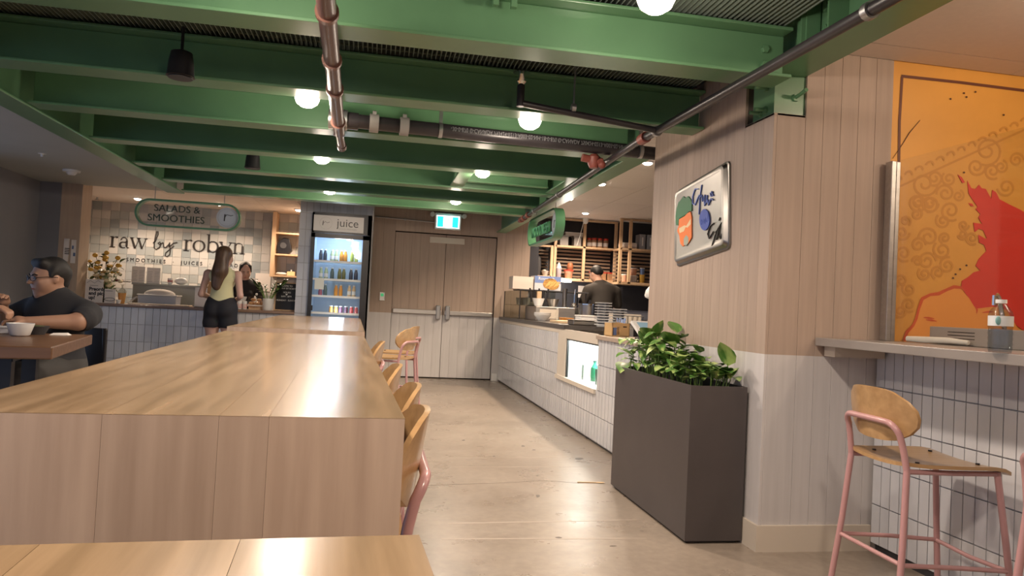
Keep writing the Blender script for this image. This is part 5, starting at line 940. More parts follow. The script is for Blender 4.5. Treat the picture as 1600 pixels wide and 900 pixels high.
# back bench
q = thing('back_bench', 'dark kitchen bench along the noodle kiosk back wall', 'bench', (2.52, 11.4, 0)); MB().box(0, 2.66, 0, .58, 0, .9).build('cabinet', mat('dark_blue_cabinet', (.05, .06, .085), .4), q); MB().box(-.005, 2.66, -.02, .59, .9, .94).build('top', STEELR, q)
# shelves on the back wall
YS = 11.66
def shelf_unit(label, posts, Yf, Yb, ztop, zsh, zbot, slats=True, name='slatted_shelf'):
    xs = [at(x, 390, Y=Yf)[0] for x in posts]; t = thing(name, label, 'shelf', (xs[0], Yf, zbot)); X = [x - xs[0] for x in xs]
    for x in X: MB().box(x - .022, x + .022, 0, .045, -.03, ztop - zbot).build('post', PINE, t)
    for z in zsh: MB().box(X[0], X[-1], .0, Yb - Yf, z - zbot - .03, z - zbot).build('shelf_board', PINE, t)
    MB().box(X[0], X[-1], .0, Yb - Yf, -.04, 0).build('shelf_board', PINE, t)
    if slats:
        n_ = 8; z1 = (zsh[0] if zsh else ztop) - zbot - .06
        for k in range(n_): MB().box(X[0], X[-1], Yb - Yf - .05, Yb - Yf - .03, .03 + k * z1 / n_, .03 + k * z1 / n_ + z1 / n_ * .52).build('slat', SLAT, t)
    MB().box(X[0], X[-1], 0.005, .04, ztop - zbot - .03, ztop - zbot).build('top_rail', PINE, t)
    return xs
shelf_unit('small slatted shelf at the left end beside the door wall', (838, 863), YS, 11.98, 2.20, [], 1.70)
shelf_unit('two-bay slatted pine shelf above the cook', (868, 913, 962), YS, 11.98, 2.66, [2.215], 1.68)
shelf_unit('nearer slatted pine shelf by the pillar', (970, 985, 1040), 11.25, 11.64, 2.675, [2.20], 1.655)
q = tag(MB().box(at(967, 400, Y=11.7)[0], 5.19, 11.72, 11.8, 1.6, 2.675).build('shelf_backing', NAVY), 'dark panel behind the nearer slatted shelf', 'panel')
zs = 2.216; zb = 1.681; Ym = 11.8
def px(x, Y=Ym): return at(x, 390, Y=Y)[0]
for i, (x, w) in enumerate(((879, .085), (900, .072))): t = thing('grey_bin', ['left', 'right'][i] + ' grey bin on the upper slatted shelf', 'bin', (px(x), Ym, zs), 0, 'grey bins'); MB().box(-w * .85, w * .85, -.09, .09, 0, .15).build('bin', GREY, t, bevel=.01); MB().box(-w, w, -.1, .1, .15, .17).build('rim', GREY, t, bevel=.004)
t = thing('long_tray', 'long pale tray lying across the grey bins', 'tray', (px(893), Ym, zs + .171)); MB().box(-.14, .16, -.09, .09, 0, .05).build('tray', mat('pale_tray', (.45, .42, .39), .5), t, bevel=.006); B('rim', WHITE, t, -.145, .165, -.095, .095, .05, .056)
REDL = mat('red_lid', (.55, .05, .03), .4); SPICE = mat('jar_contents', (.48, .27, .15), .5, noise=.4, nscale=12)
for i, x in enumerate((922, 928, 937, 946)): t = cyl_thing('spice_jar', '%s red-lidded jar from the left on the upper shelf' % ORD[i], 'jar', (px(x), Ym - (.0 if i else -.06), zs), [(0, 0), (.04, 0), (.042, .01), (.042, .12), (.035, .135), (0, .135)], SPICE, 'red-lidded jars', extra=('lid', [(0, .135), (.042, .135), (.042, .165), (0, .165)], REDL)); MB().lathe([(.0425, .03), (.0425, .09), (.041, .09), (.041, .03)], n=18).build('paper_label', PAPER, t, smooth=True)
t = cyl_thing('cup_stack', 'stack of lilac paper cups with a white tip on the lower shelf', 'cups', (px(874.5), Ym, zb), [(0, 0), (.04, 0), (.05, .16), (0, .16)], mat('lilac_cup', (.40, .35, .40), .5), extra=('white_cone', [(0, .16), (.048, .16), (.02, .24), (0, .26)], WHITE))
t = cyl_thing('orange_pot', 'lower orange pot on the lower slatted shelf', 'pot', (px(890), Ym, zb), [(0, 0), (.06, 0), (.075, .13), (.08, .135), (0, .135)], mat('peach_plastic', (.62, .33, .22), .5), extra=('rim', [(.075, .12), (.085, .12), (.085, .14), (.075, .14)], REDL))
cyl_thing('orange_jar', 'striped orange jar standing on the orange pot', 'jar', (px(892), Ym, zb + .141), [(0, 0), (.045, 0), (.055, .05), (.045, .10), (.035, .12), (0, .12)], mat('striped_orange', (.50, .18, .07), .5, noise=.6, nscale=3, stretch=(.1, .1, 14), col2=(.14, .05, .03)))
for i, x in enumerate((929, 942, 955)): t = thing('red_lid_tub', '%s red-lidded clear tub from the left, behind the cook' % ORD[i], 'tub', (px(x, 11.85), 11.85, zb if i < 2 else zb), 0, 'red-lidded tubs'); MB().box(-.06, .06, -.06, .06, 0, .12).build('tub', SPICE, t, bevel=.006); MB().box(-.064, .064, -.064, .064, .12, .14).build('lid', REDL, t, bevel=.003)
cyl_thing('grey_tumblers', 'tower of grey tumblers on the small left shelf', 'cups', (px(842), Ym, 1.701), [(0, 0), (.045, 0), (.05, .2), (.04, .3), (0, .33)], DGREY)
t = cyl_thing('shelf_bowl', 'cream bowl on the small left shelf', 'bowl', (px(853.5), Ym - .03, 1.701), [(0, 0), (.04, 0), (.072, .07), (.076, .08), (.0, .08)], WHITE); MB().ell((-.02, 0, .08), .04, .035, .025, 10, 6).build('contents', CREAM, t, smooth=True)
z2, z3, Yc = 2.201, 1.656, 11.45
for i, x in enumerate((1000, 1012)): t = thing('clear_bin', ['left', 'right'][i] + ' clear bin with a white handle on the near shelf', 'bin', (px(x, Yc), Yc, z2), 0, 'clear bins'); MB().box(-.05, .05, -.1, .1, 0, .25).build('bin', mat('frosted_plastic', (.34, .35, .38), .3), t, bevel=.008); MB().box(-.01, .012, -.105, -.1, .06, .2).build('handle', WHITE, t)
t = thing('paper_roll', 'white paper roll lying on the near shelf', 'roll', (px(984, 11.39), 11.39, z2 + .051)); MB().cyl((-.18, .02, 0), (.10, -.02, 0), .05, n=18).build('roll', PAPER, t, smooth=True); MB().cyl((.1, -.02, 0), (.104, -.021, 0), .02, n=12).build('core', CARD, t)
for i, (x, z, m, l, hh, r_) in enumerate(((978, 0, mat('peach_plastic', (0, 0, 0)), 'peach tub', .13, .055), (991.5, .1205, mat('peach_plastic', (0, 0, 0)), 'upper peach tub', .12, .055), (1005, .1405, mat('blue_label', (.15, .25, .5), .5), 'blue and white jar', .11, .04), (1005, 0, mat('mustard', (.62, .38, .06), .5), 'mustard yellow jar', .14, .045), (992, 0, mat('pale_grey_lid', (0, 0, 0)), 'pale grey lidded tub', .12, .06))):
    cyl_thing('kitchen_tub', l + ' on the lower board of the near shelf', 'tub', (px(x, Yc), Yc, z3 + z), [(0, 0), (r_ * .85, 0), (r_, hh * .9), (0, hh * .9)], m, extra=('lid', [(0, hh * .9), (r_ * 1.06, hh * .9), (r_ * 1.06, hh), (0, hh)], WHITE if i != 3 else mat('mustard', (0, 0, 0))))
p = at(915, 348, Y=11.6); t = thing('security_camera', 'white dome security camera under the noodle kiosk ceiling', 'camera', (p[0], 11.6, 2.68)); MB().lathe([(0, -.1), (.03, -.09), (.045, -.06), (.045, -.02), (.055, 0), (0, 0)], n=16).build('dome', WHITE, t, smooth=True); MB().tube([(-.03, 0, -.05), (-.08, .02, -.3), (-.12, .04, -.46)], .005, 6).build('cable', WHITE, t)
p = at(887, 436, Y=11.3); t = thing('work_light', 'bright strip work light under the slatted shelf', 'lamp', (p[0], 11.55, 1.62)); MB().box(-.12, .12, -.03, .03, -.012, .0).build('tube', emat('work_light_glow', (1, .92, .82), 20), t); MB().box(-.13, .13, -.035, .035, 0, .02).build('housing', WHITE, t); light('work_light_light', (0, 0, -.05), 12, (1, .9, .78), .1, parent=t)
# ================================================================ PEOPLE (one continuous surface each, grown from a signed distance field)
def rotm(yaw=0, pitch=0, roll=0):
    return np.array((Matrix.Rotation(yaw, 3, 'Z') @ Matrix.Rotation(pitch, 3, 'X') @ Matrix.Rotation(roll, 3, 'Y')))
def hem(me):
    """even out the open edges of a garment"""
    b_ = bmesh.new(); b_.from_mesh(me)
    for _ in range(8):
        new = {}
        for v in b_.verts:
            nb = [e.other_vert(v).co for e in v.link_edges if e.is_boundary]
            if len(nb) == 2: new[v] = (nb[0] + nb[1]) / 4 + v.co / 2
        for v, c_ in new.items(): v.co = c_
    b_.to_mesh(me); b_.free()
class Body:
    def __init__(s): s.p = []
    def cone(s, a, b, ra, rb, tag_='skin', k=.03, flat=1.0): s.p.append(('c', np.array(a, float), np.array(b, float), ra, rb, tag_, k, flat)); return s
    def ell(s, c, r, tag_='skin', k=.02, rot=None): s.p.append(('e', np.array(c, float), np.array(r, float), rot if rot is not None else np.eye(3), None, tag_, k, 1)); return s
    def surface(s, vox):
        los, his = [], []
        for q in s.p:
            if q[0] == 'c': m_ = max(q[3], q[4]); los.append(np.minimum(q[1], q[2]) - m_); his.append(np.maximum(q[1], q[2]) + m_)
            else: m_ = q[2].max(); los.append(q[1] - m_); his.append(q[1] + m_)
        lo = np.min(los, 0) - 4 * vox; hi = np.max(his, 0) + 4 * vox; n = np.ceil((hi - lo) / vox).astype(int) + 1
        D = np.full(n, 1.0); T = np.zeros(n, int); tags = []
        ax = [lo[i] + vox * np.arange(n[i]) for i in range(3)]
        for q, l, h in zip(s.p, los, his):
            if q[5] not in tags: tags.append(q[5])
            mg = q[6] + 3 * vox; i0 = np.maximum(((l - mg - lo) / vox).astype(int), 0); i1 = np.minimum(((h + mg - lo) / vox).astype(int) + 2, n)
            sl = tuple(slice(a, b) for a, b in zip(i0, i1)); P = np.stack(np.meshgrid(*[ax[i][sl[i]] for i in range(3)], indexing='ij'), -1)
            if q[0] == 'c':
                f = np.array([1, 1 / q[7], 1]); a, b = q[1] * f, q[2] * f; Q = P * f; ba = b - a; t = np.clip(((Q - a) @ ba) / max(ba @ ba, 1e-9), 0, 1)
                d = (np.linalg.norm(Q - a - t[..., None] * ba, axis=-1) - (q[3] + (q[4] - q[3]) * t)) * (q[7] if q[7] < 1 else 1)
            else:
                Q = (P - q[1]) @ q[3]; k0 = np.linalg.norm(Q / q[2], axis=-1); k1 = np.linalg.norm(Q / q[2] ** 2, axis=-1) + 1e-9; d = k0 * (k0 - 1) / k1
            cur = D[sl]; T[sl] = np.where(d < cur, tags.index(q[5]), T[sl]); k = q[6]; hh = np.clip(.5 + .5 * (cur - d) / k, 0, 1); D[sl] = cur * (1 - hh) + d * hh - k * hh * (1 - hh)
        S_ = D < 0; N0, N1, N2 = n
        acc = np.zeros((N0 - 1, N1 - 1, N2 - 1, 3)); cnt = np.zeros((N0 - 1, N1 - 1, N2 - 1))
        for axis in range(3):
            o1, o2 = [i for i in range(3) if i != axis]
            for da in (0, 1):
                for db in (0, 1):
                    st = [0, 0, 0]; st[o1] = da; st[o2] = db; A = tuple(slice(st[i], st[i] + n[i] - 1) for i in range(3)); st2 = list(st); st2[axis] = 1; Bq = tuple(slice(st2[i], st2[i] + n[i] - 1) for i in range(3))
                    d0, d1 = D[A], D[Bq]; cr_ = (d0 < 0) != (d1 < 0); tt = np.where(cr_, d0 / np.where(cr_, d0 - d1, 1), 0); off = np.zeros(acc.shape); off[..., o1] = da; off[..., o2] = db; off[..., axis] = tt
                    acc += off * cr_[..., None]; cnt += cr_
        act = cnt > 0; idx = np.full(act.shape, -1); idx[act] = np.arange(act.sum()); ii = np.argwhere(act)
        V_ = lo + vox * (ii + acc[act] / cnt[act][:, None]); tg_ = T[:-1, :-1, :-1][act]; F_ = []
        for axis in range(3):
            o1, o2 = [i for i in range(3) if i != axis]; A = [slice(1, n[i] - 1) for i in range(3)]; A[axis] = slice(0, n[axis] - 1); A2 = list(A); A2[axis] = slice(1, n[axis])
            a, b = S_[tuple(A)], S_[tuple(A2)]; e = np.argwhere(a != b); base = np.array([1, 1, 1]); base[axis] = 0; e = e + base
            u = np.zeros(3, int); u[o1] = 1; v = np.zeros(3, int); v[o2] = 1
            F_.append(np.stack([idx[tuple((e - u - v).T)], idx[tuple((e - v).T)], idx[tuple(e.T)], idx[tuple((e - u).T)]], 1))
        F_ = np.concatenate(F_); F_ = F_[(F_ >= 0).all(1)]
        return V_, F_, tg_, tags
    def build(s, name, parent, mats, vox=.012, cloth=(), off=.006):
        V_, F_, tg_, tags = s.surface(vox); me = bpy.data.meshes.new(name); me.from_pydata(V_.tolist(), [], F_.tolist())
        bm = bmesh.new(); bm.from_mesh(me); bmesh.ops.recalc_face_normals(bm, faces=bm.faces); [bmesh.ops.smooth_vert(bm, verts=bm.verts, factor=.5, use_axis_x=True, use_axis_y=True, use_axis_z=True) for _ in range(4)]; bm.to_mesh(me); bm.free()
        me.polygons.foreach_set('use_smooth', [True] * len(me.polygons)); me.materials.append(mats['skin']); o = ob(name, me, parent)
        nr = np.zeros(len(V_) * 3); me.vertices.foreach_get('normal', nr); nr = nr.reshape(-1, 3); co_ = np.zeros(len(V_) * 3); me.vertices.foreach_get('co', co_); co_ = co_.reshape(-1, 3)
        F_ = np.zeros(len(me.polygons) * 4, int); me.polygons.foreach_get('vertices', F_); F_ = F_.reshape(-1, 4)
        for tname, of in cloth:
            ti = tags.index(tname); fm_ = (tg_[F_] == ti).sum(1) >= 1; fc = F_[fm_]; us, inv = np.unique(fc, return_inverse=True)
            c = bpy.data.meshes.new(tname); c.from_pydata((co_[us] + nr[us] * of).tolist(), [], inv.reshape(-1, 4).tolist()); hem(c); c.polygons.foreach_set('use_smooth', [True] * len(c.polygons)); c.materials.append(mats[tname]); g_ = ob(tname, c, parent)
        return o
def head(b, c, yaw=0, pitch=0, s=1.0):
    """c = head centre; returns a function that turns head-local points into body space"""
    M = rotm(yaw, pitch); c = np.array(c, float); P_ = lambda x, y, z: c + M @ (np.array([x, y, z]) * s)
    b.ell(P_(0, -.012, .025), np.array([.077, .097, .095]) * s, k=.02, rot=M); b.cone(P_(0, .03, -.035), P_(0, .052, -.085), .058 * s, .032 * s, k=.03); b.cone(P_(.025, .035, -.04), P_(-.025, .035, -.04), .048 * s, .048 * s, k=.03)
    b.cone(P_(0, .088, .01), P_(0, .112, -.022), .009 * s, .015 * s, k=.012); b.ell(P_(0, .078, -.062), np.array([.024, .014, .012]) * s, k=.008, rot=M); b.ell(P_(0, .085, .03), np.array([.05, .012, .010]) * s, k=.014, rot=M)
    for x in (-1, 1): b.ell(P_(x * .079, -.01, -.005), np.array([.010, .019, .030]) * s, k=.008, rot=M); b.ell(P_(x * .042, .068, -.018), np.array([.02, .018, .018]) * s, k=.02, rot=M)
    return P_, M
def hand(b, wrist, d, up, side, s=1.0, curl=.5, tag_='skin'):
    """palm and five fingers; d forward direction, up back-of-hand normal, side = +1 thumb on d x up side"""
    d = np.array(d, float); d /= np.linalg.norm(d); up = np.array(up, float); up -= d * (up @ d); up /= np.linalg.norm(up); w = np.cross(d, up) * side; wr = np.array(wrist, float)
    b.cone(wr, wr + d * .05 * s, .024 * s, .03 * s, tag_, k=.012); b.cone(wr + d * .05 * s - w * .022 * s, wr + d * .05 * s + w * .022 * s, .022 * s, .022 * s, tag_, k=.012)
    for i, (o_, L) in enumerate(((-.030, .060), (-.010, .078), (.010, .082), (.030, .072))):
        a = wr + d * .078 * s + w * o_ * s; m_ = a + (d * math.cos(curl * .6) - up * math.sin(curl * .6)) * L * .5 * s; e_ = m_ + (d * math.cos(curl * 1.9) - up * math.sin(curl * 1.9)) * L * .5 * s
        b.cone(a, m_, .0105 * s, .0095 * s, tag_, k=.005); b.cone(m_, e_, .0095 * s, .008 * s, tag_, k=.004)
    a = wr + d * .025 * s + w * .028 * s; m_ = a + (d * .6 + w * .7 - up * .3) * .042 * s; e_ = m_ + (d * .9 + w * .1 - up * .4) * .034 * s; b.cone(a, m_, .014 * s, .012 * s, tag_, k=.008); b.cone(m_, e_, .0115 * s, .009 * s, tag_, k=.005)
def face(parent, P_, M, brow, lip, eye=(.02, .015, .012), s=1.0, closed=False):
    em, bm_, lm = mat('eye_dark', eye, .2), mat('brow_' + parent.name, brow, .8), mat('lip_' + parent.name, lip, .5)
    for x in (-1, 1):
        e = P_(x * .031, .088, .006); MB().ell(tuple(e), .012 * s, .006 * s, (.003 if closed else .006) * s, 10, 6).build('eye', em, parent, smooth=True)
        MB().tube([tuple(P_(x * .016, .094, .026)), tuple(P_(x * .032, .091, .031)), tuple(P_(x * .047, .080, .025))], .0042 * s, 6).build('eyebrow', bm_, parent, smooth=True)
    MB().tube([tuple(P_(-.022, .083, -.062)), tuple(P_(0, .092, -.060)), tuple(P_(.022, .083, -.062))], [.003 * s, .006 * s, .003 * s], 6).build('lips', lm, parent, smooth=True)
SKIN1 = mat('skin_light', (.52, .30, .22), .5); SKIN2 = mat('skin_warm', (.40, .225, .15), .5); SKIN3 = mat('skin_pale', (.56, .34, .27), .5)
HAIRB = mat('hair_brown', (.13, .072, .042), .45, noise=.5, nscale=6, stretch=(8, 8, .6)); HAIRK = mat('hair_black', (.014, .012, .012), .62)
# ---------------------------------------------------------------- customer at the salad kiosk
wp = at(346, 470, Y=9.62)
w_ = thing('person', 'person in a yellow tank top and black shorts ordering at the salad counter', 'person', (wp[0], 9.62, .006), R(-6))
b = Body(); P_, M = head(b, (.015, .02, 1.60), R(-14), R(-6))
b.cone((0, 0, 1.42), (.01, .01, 1.54), .052, .05, k=.03)
b.cone((-.07, 0, 1.36), (.07, 0, 1.36), .075, .075, 'tank_top', .05, .8); b.cone((0, .0, 1.34), (0, .01, 1.10), .125, .118, 'tank_top', .05, .75); b.ell((-.06, .09, 1.27), (.06, .05, .06), 'tank_top', .04); b.ell((.06, .09, 1.27), (.06, .05, .06), 'tank_top', .04)
b.cone((0, 0, 1.12), (0, 0, 1.06), .12, .128, 'tank_top', .04, .78)
b.cone((-.06, 0, .98), (.06, 0, .98), .122, .122, 'shorts', .05, .88); b.ell((-.07, -.07, .93), (.085, .07, .085), 'shorts', .04); b.ell((.07, -.07, .93), (.085, .07, .085), 'shorts', .04)
for s in (-1, 1):
    b.cone((s * .085, 0, .93), (s * .098, .0, .77), .105, .095, 'shorts', .03); b.cone((s * .098, 0, .77), (s * .092, .02, .50), .092, .058, k=.03); b.cone((s * .092, .02, .50), (s * .09, -.015, .32), .055, .056, k=.03); b.cone((s * .09, -.015, .32), (s * .088, -.01, .09), .055, .038, k=.02); b.cone((s * .088, -.03, .045), (s * .10, .14, .035), .042, .034, 'shoes', .02)
    b.ell((s * .175, 0, 1.385), (.052, .05, .05), k=.03); b.cone((s * .185, -.005, 1.37), (s * .235, -.04, 1.12), .047, .038, k=.03); b.cone((s * .235, -.04, 1.12), (s * .15, .19, 1.08), .038, .026, k=.02); hand(b, (s * .15, .19, 1.08), (-s * .35, .9, .05), (0, 0, 1), -s, .95)
wm = {'skin': SKIN3, 'tank_top': mat('yellow_knit', (.66, .63, .38), .85), 'shorts': mat('black_denim', (.014, .014, .02), .8), 'shoes': mat('white_shoes', (.6, .6, .6), .6)}
b.build('body', w_, wm, .012, (('tank_top', .006), ('shorts', .012), ('shoes', .004)))
hb_ = Body(); hb_.ell(P_(0, -.025, .035), (.088, .100, .096), 'h', .02, M); hb_.cone(P_(0, -.07, .03), (-.005, -.095, 1.42), .085, .085, 'h', .04); hb_.cone((-.005, -.10, 1.42), (-.03, -.125, 1.22), .088, .05, 'h', .04, .55); hb_.cone((-.06, -.09, 1.40), (-.07, -.12, 1.24), .045, .025, 'h', .03); hb_.ell(P_(.0, -.10, .075), (.04, .03, .032), 'h', .012)
hb_.p = [q for q in hb_.p]; hb_.build('hair', w_, {'skin': HAIRB}, .012); face(w_, P_, M, (.10, .06, .04), (.45, .16, .14))
# ---------------------------------------------------------------- staff member behind the salad counter
sp_ = at(383, 430, Y=11.05)
st_ = thing('person', 'person in a black t-shirt working behind the salad counter', 'person', (sp_[0], 11.05, .006), R(188))
b = Body(); P_, M = head(b, (0, .055, 1.475), R(8), R(-24), .98)
b.cone((0, -.01, 1.28), (0, .03, 1.41), .05, .048, k=.03)
b.cone((-.10, -.01, 1.245), (.10, -.01, 1.245), .08, .08, 't_shirt', .05, .8); b.cone((0, 0, 1.22), (0, 0, .98), .14, .125, 't_shirt', .05, .72); b.cone((-.05, 0, .86), (.05, 0, .86), .125, .125, 'trousers', .05, .85); b.ell((-.065, .085, 1.14), (.06, .05, .06), 't_shirt', .04); b.ell((.065, .085, 1.14), (.06, .05, .06), 't_shirt', .04)
for s in (-1, 1):
    b.cone((s * .085, 0, .82), (s * .09, .01, .46), .095, .06, 'trousers', .03); b.cone((s * .09, .01, .46), (s * .09, -.02, .08), .06, .04, 'trousers', .03); b.cone((s * .09, -.03, .04), (s * .10, .13, .035), .042, .034, 'shoes', .02)
    b.cone((s * .185, -.01, 1.25), (s * .235, .0, 1.09), .058, .052, 't_shirt', .03); b.cone((s * .235, 0, 1.09), (s * .25, .02, 1.0), .040, .036, k=.02); b.cone((s * .25, .02, 1.0), (s * .13, .21, 1.02), .037, .026, k=.02); hand(b, (s * .13, .21, 1.02), (-s * .4, .9, -.1), (0, 0, 1), -s, .9)
wm = {'skin': SKIN3, 't_shirt': mat('black_cotton', (.014, .013, .014), .85), 'trousers': mat('black_trousers', (.015, .015, .018), .85), 'shoes': BLACK}
b.build('body', st_, wm, .012, (('t_shirt', .006), ('trousers', .005), ('shoes', .004)))
hb_ = Body(); hb_.ell(P_(0, -.035, .038), (.084, .092, .092), 'h', .02, M); hb_.cone(P_(0, -.09, .0), P_(.02, -.14, -.16), .04, .02, 'h', .03); hb_.cone(P_(-.06, .02, .09), P_(-.082, .01, .0), .022, .012, 'h', .02); hb_.cone(P_(.06, .02, .09), P_(.082, .01, .0), .022, .012, 'h', .02)
hb_.build('hair', st_, {'skin': HAIRK}, .011); face(st_, P_, M, (.03, .02, .015), (.42, .12, .12), closed=True)
# ---------------------------------------------------------------- cook in the noodle kiosk, seen from behind
cp = at(942, 450, Y=10.45)
ck = thing('person', 'cook in a dark grey t-shirt seen from behind in the noodle kiosk', 'person', (cp[0], 10.45, .006), R(8))
b = Body(); P_, M = head(b, (-.06, .14, 1.70), R(18), R(-30), 1.03)
b.cone((-.01, .03, 1.52), (-.04, .10, 1.63), .062, .058, k=.03)
b.cone((-.13, .02, 1.47), (.13, .02, 1.47), .095, .095, 't_shirt', .06, .85); b.cone((0, .02, 1.42), (0, -.02, 1.12), .175, .16, 't_shirt', .06, .75); b.cone((-.06, -.02, .98), (.06, -.02, .98), .145, .145, 'trousers', .05, .85)
for s in (-1, 1):
    b.cone((s * .09, 0, .93), (s * .10, .02, .50), .10, .065, 'trousers', .03); b.cone((s * .10, .02, .50), (s * .10, 0, .08), .065, .045, 'trousers', .03); b.cone((s * .10, -.03, .045), (s * .11, .15, .04), .046, .038, 'shoes', .02)
    b.cone((s * .225, .02, 1.46), (s * .285, .06, 1.27), .075, .062, 't_shirt', .04); b.cone((s * .285, .06, 1.27), (s * .29, .08, 1.19), .048, .042, k=.02); b.cone((s * .29, .08, 1.19), (s * .16, .32, 1.13), .044, .030, k=.02); hand(b, (s * .16, .32, 1.13), (-s * .4, .9, -.15), (0, 0, 1), -s, 1.0)
wm = {'skin': SKIN1, 't_shirt': mat('charcoal_cotton', (.040, .034, .030), .85), 'trousers': wm['trousers'], 'shoes': BLACK}
b.build('body', ck, wm, .013, (('t_shirt', .007), ('trousers', .005), ('shoes', .004)))
hb_ = Body(); hb_.ell(P_(0, -.03, .045), (.086, .096, .088), 'h', .02, M); hb_.cone(P_(-.03, -.08, .0), P_(.03, -.08, .0), .045, .045, 'h', .03); hb_.build('hair', ck, {'skin': HAIRK}, .012); face(ck, P_, M, (.03, .02, .015), (.4, .15, .13))
# ---------------------------------------------------------------- side table with diners (left)
TZM = .85
A, Bc, Cc = at(82, 542, Z=TZM), at(148, 522, Z=TZM), at(0, 540, Z=TZM)
tm = thing('dining_table', 'small brown wood slab table on black legs at the left', 'table', (A[0], A[1], 0), math.atan2(A[0] - Bc[0], Bc[1] - A[1]) * 1.0)
MB().box(-.95, 0, 0, 1.12, TZM - .062, TZM).build('top', WALNUT, tm, bevel=.006)
for x, y in ((-.26, .30), (-.26, .82), (-.86, .10), (-.86, 1.02)): MB().box(x - .035, x + .035, y - .035, y + .035, 0, TZM - .062).build('leg', BLACK, tm)
MB().box(-.84, -.22, .27, .85, TZM - .10, TZM - .062).build('frame', BLACK, tm)
ch = thing('dining_chair', 'black chair under the seated diner', 'chair', (-2.12, 5.5, 0), R(156))
MB().box(-.21, .21, -.2, .22, .395, .43).build('seat', BLACK, ch, bevel=.01); MB().box(-.2, .2, -.235, -.21, .58, .86).build('backrest', BLACK, ch, bevel=.01)
for s in (-1, 1): MB().cyl((s * .2, .2, 0), (s * .18, .18, .395), .014).build('leg', BLACK, ch); MB().cyl((s * .2, -.24, 0), (s * .18, -.22, .86), .014).build('leg', BLACK, ch)
mn = thing('person', 'seated person with glasses and a dark t-shirt eating at the side table', 'person', (-2.10, 5.44, .006), R(156))
b = Body(); P_, M = head(b, (.0, .10, 1.185), R(-20), R(-6), 1.06)
b.cone((0, .0, 1.02), (.0, .06, 1.12), .066, .058, k=.025)
b.cone((-.15, .0, .965), (.15, .0, .965), .095, .095, 't_shirt', .06, .85); b.cone((0, .03, .93), (0, .0, .66), .185, .185, 't_shirt', .06, .78); b.ell((0, .10, .72), (.16, .11, .13), 't_shirt', .05); b.cone((-.08, 0, .58), (.08, 0, .58), .13, .13, 'trousers', .05)
for s in (-1, 1):
    b.cone((s * .11, .03, .57), (s * .17, .45, .58), .10, .075, 'trousers', .04); b.cone((s * .17, .45, .58), (s * .17, .42, .10), .07, .048, 'trousers', .03); b.cone((s * .17, .40, .045), (s * .19, .56, .04), .045, .038, 'shoes', .02)
# left arm on the table, right hand raised
b.cone((-.235, .0, .955), (-.305, .10, .93), .085, .072, 't_shirt', .04); b.cone((-.305, .10, .93), (-.31, .15, .915), .062, .056, k=.02); b.cone((-.31, .15, .912), (-.15, .37, .905), .054, .034, k=.02); hand(b, (-.15, .37, .905), (.75, .55, .12), (-.2, -.1, 1), -1, 1.08, .7)
b.cone((.235, .0, .955), (.27, .11, .91), .085, .07, 't_shirt', .04); b.cone((.27, .11, .91), (.27, .16, .90), .058, .052, k=.02); b.cone((.27, .16, .90), (.10, .33, .985), .05, .034, k=.02); hand(b, (.10, .33, .985), (-.45, .45, .75), (.4, -.7, .55), 1, 1.08, .75)
wm = {'skin': SKIN2, 't_shirt': mat('dark_grey_tee', (.020, .020, .024), .9), 'trousers': mat('dark_grey_jeans', (.05, .047, .045), .9), 'shoes': BLACK}
b.build('body', mn, wm, .0085, (('t_shirt', .007), ('trousers', .006), ('shoes', .004)))
hb_ = Body(); hb_.ell(P_(0, -.030, .050), np.array([.083, .098, .088]) * 1.06, 'h', .02, M); hb_.cone(P_(-.04, .045, .098), P_(.045, .045, .10), .03, .03, 'h', .03); hb_.cone(P_(0, -.09, .02), P_(0, -.085, -.04), .055, .04, 'h', .03)
for s in (-1, 1): hb_.cone(P_(s * .07, -.01, .05), P_(s * .078, .015, .015), .022, .012, 'h', .02)
hb_.build('hair', mn, {'skin': HAIRK}, .0085); face(mn, P_, M, (.02, .015, .012), (.34, .13, .10), s=1.06)
gl_ = mat('glasses_frame', (.03, .025, .03), .3, .5)
for s in (-1, 1):
    rim = [tuple(P_(s * .033 + .024 * math.cos(a_), .106 - .012 * abs(math.cos(a_)) * (1 if s * math.cos(a_) > 0 else 0), .006 + .017 * math.sin(a_))) for a_ in np.linspace(0, 2 * math.pi, 15)[:-1]]
    q = MB().tube(rim, .0024, 6, True).build('glasses_rim', gl_, mn, smooth=True); MB().add(rim, [tuple(range(14))]).build('lens', GLASS, q); MB().tube([tuple(P_(s * .058, .094, .010)), tuple(P_(s * .082, .04, .012)), tuple(P_(s * .086, -.02, .006))], .0022, 6).build('temple', gl_, q)
MB().tube([tuple(P_(-.009, .108, .008)), tuple(P_(0, .110, .011)), tuple(P_(.009, .108, .008))], .0022, 6).build('glasses_bridge', gl_, mn)
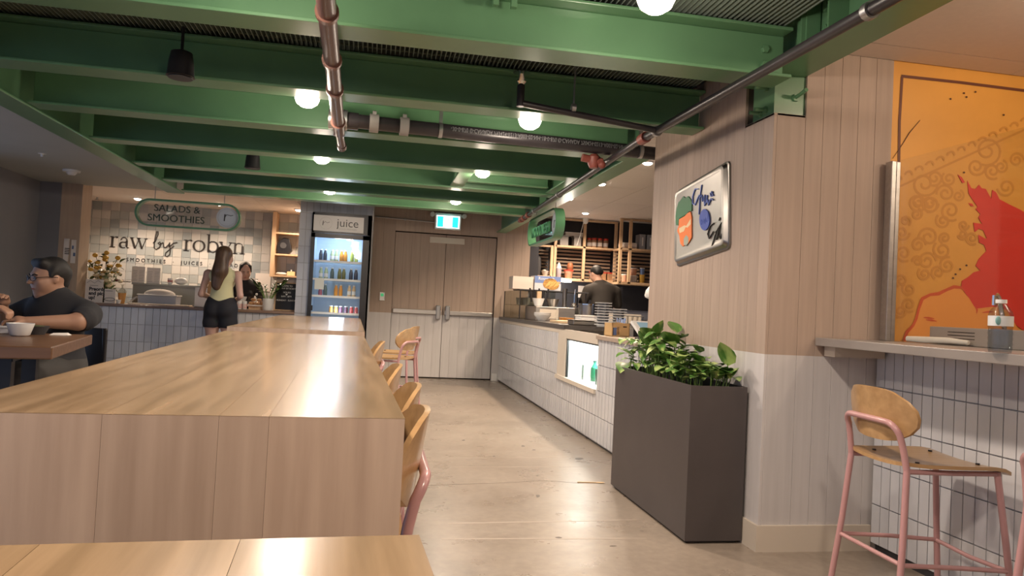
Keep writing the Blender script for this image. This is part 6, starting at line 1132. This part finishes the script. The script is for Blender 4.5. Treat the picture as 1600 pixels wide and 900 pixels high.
# companion across the table, only a hand and dark sleeve in view
cm = thing('person', 'companion at the left edge, only a hand and black sleeve in view', 'person', (-2.74, 4.50, .006), R(-92))
b = Body(); P_, M = head(b, (0, .06, 1.2), 0, R(-6)); b.cone((0, 0, 1.0), (0, .04, 1.12), .058, .054, k=.03); b.cone((-.13, 0, .97), (.13, 0, .97), .085, .085, 'sweater', .06, .85); b.cone((0, .0, .92), (0, 0, .62), .15, .14, 'sweater', .06, .78); b.cone((-.07, 0, .56), (.07, 0, .56), .12, .12, 'trousers', .05)
for s in (-1, 1):
    b.cone((s * .09, .03, .56), (s * .09, .40, .57), .085, .065, 'trousers', .04); b.cone((s * .09, .40, .57), (s * .09, .38, .1), .06, .045, 'trousers', .03); b.cone((s * .09, .36, .045), (s * .10, .50, .04), .042, .036, 'trousers', .02)
    b.cone((s * .2, 0, .96), (s * .25, .18, .935), .065, .055, 'sweater', .03); e_ = (s * .20, .58, .985) if s < 0 else (s * .16, .40, .93); b.cone((s * .25, .18, .935), e_, .052, .038, 'sweater', .03); hand(b, e_, (-s * .2, .95, .05), (0, 0, 1), -s, 1.0, .9)
b.build('body', cm, {'skin': SKIN2, 'sweater': BLACK, 'trousers': wm['trousers']}, .010, (('sweater', .008), ('trousers', .005)))
hb_ = Body(); hb_.ell(P_(0, -.03, .045), (.086, .098, .09), 'h', .02, M); hb_.build('hair', cm, {'skin': HAIRK}, .014); face(cm, P_, M, (.02, .015, .012), (.34, .13, .10))
# things on the side table
def on_table(x, y):
    p = at(x, y, Z=TZM); a_ = tm.rotation_euler.z; d = p - tm.location; lx = d.x * math.cos(a_) + d.y * math.sin(a_); ly = -d.x * math.sin(a_) + d.y * math.cos(a_)
    lx, ly = min(max(lx, -.85), -.08), min(max(ly, .1), .98); return (tm.location.x + lx * math.cos(a_) - ly * math.sin(a_), tm.location.y + lx * math.sin(a_) + ly * math.cos(a_), TZM + .001)
cyl_thing('food_bowl', 'white bowl of food on the side table', 'bowl', on_table(31, 525), [(0, 0), (.04, 0), (.05, .008), (.068, .065), (.070, .072), (.064, .072), (.045, .02), (0, .02)], WHITE)
t = cyl_thing('dark_bowl', 'dark takeout bowl beside the white bowl', 'bowl', on_table(62, 521), [(0, 0), (.05, 0), (.072, .045), (.075, .05), (0, .04)], DGREY); MB().ell((0, 0, .038), .06, .06, .018, 12, 6).build('food', mat('green_food', (.10, .12, .05), .7, noise=.5, nscale=20), t, smooth=True)
t = tag(MB().add([(-.05, -.04, 0), (.05, -.03, 0), (.045, .04, 0), (-.045, .045, 0), (-.035, -.02, .012), (.035, -.015, .008), (.03, .02, .014), (-.03, .03, .01)], [(0, 3, 2, 1), (4, 5, 6, 7), (0, 1, 5, 4), (1, 2, 6, 5), (2, 3, 7, 6), (3, 0, 4, 7)]).build('paper_napkin', PAPER), 'crumpled white napkin on the side table', 'napkin'); t.location = on_table(98, 523)
q = on_table(20, 516); t = thing('takeout_tray', 'white takeout tray behind the bowls on the side table', 'tray', q, tm.rotation_euler.z); MB().box(-.1, .1, -.04, .04, 0, .035).build('tray', WHITE, t, bevel=.006); B('rim', WHITE, t, -.11, .11, -.05, .05, .035, .042)
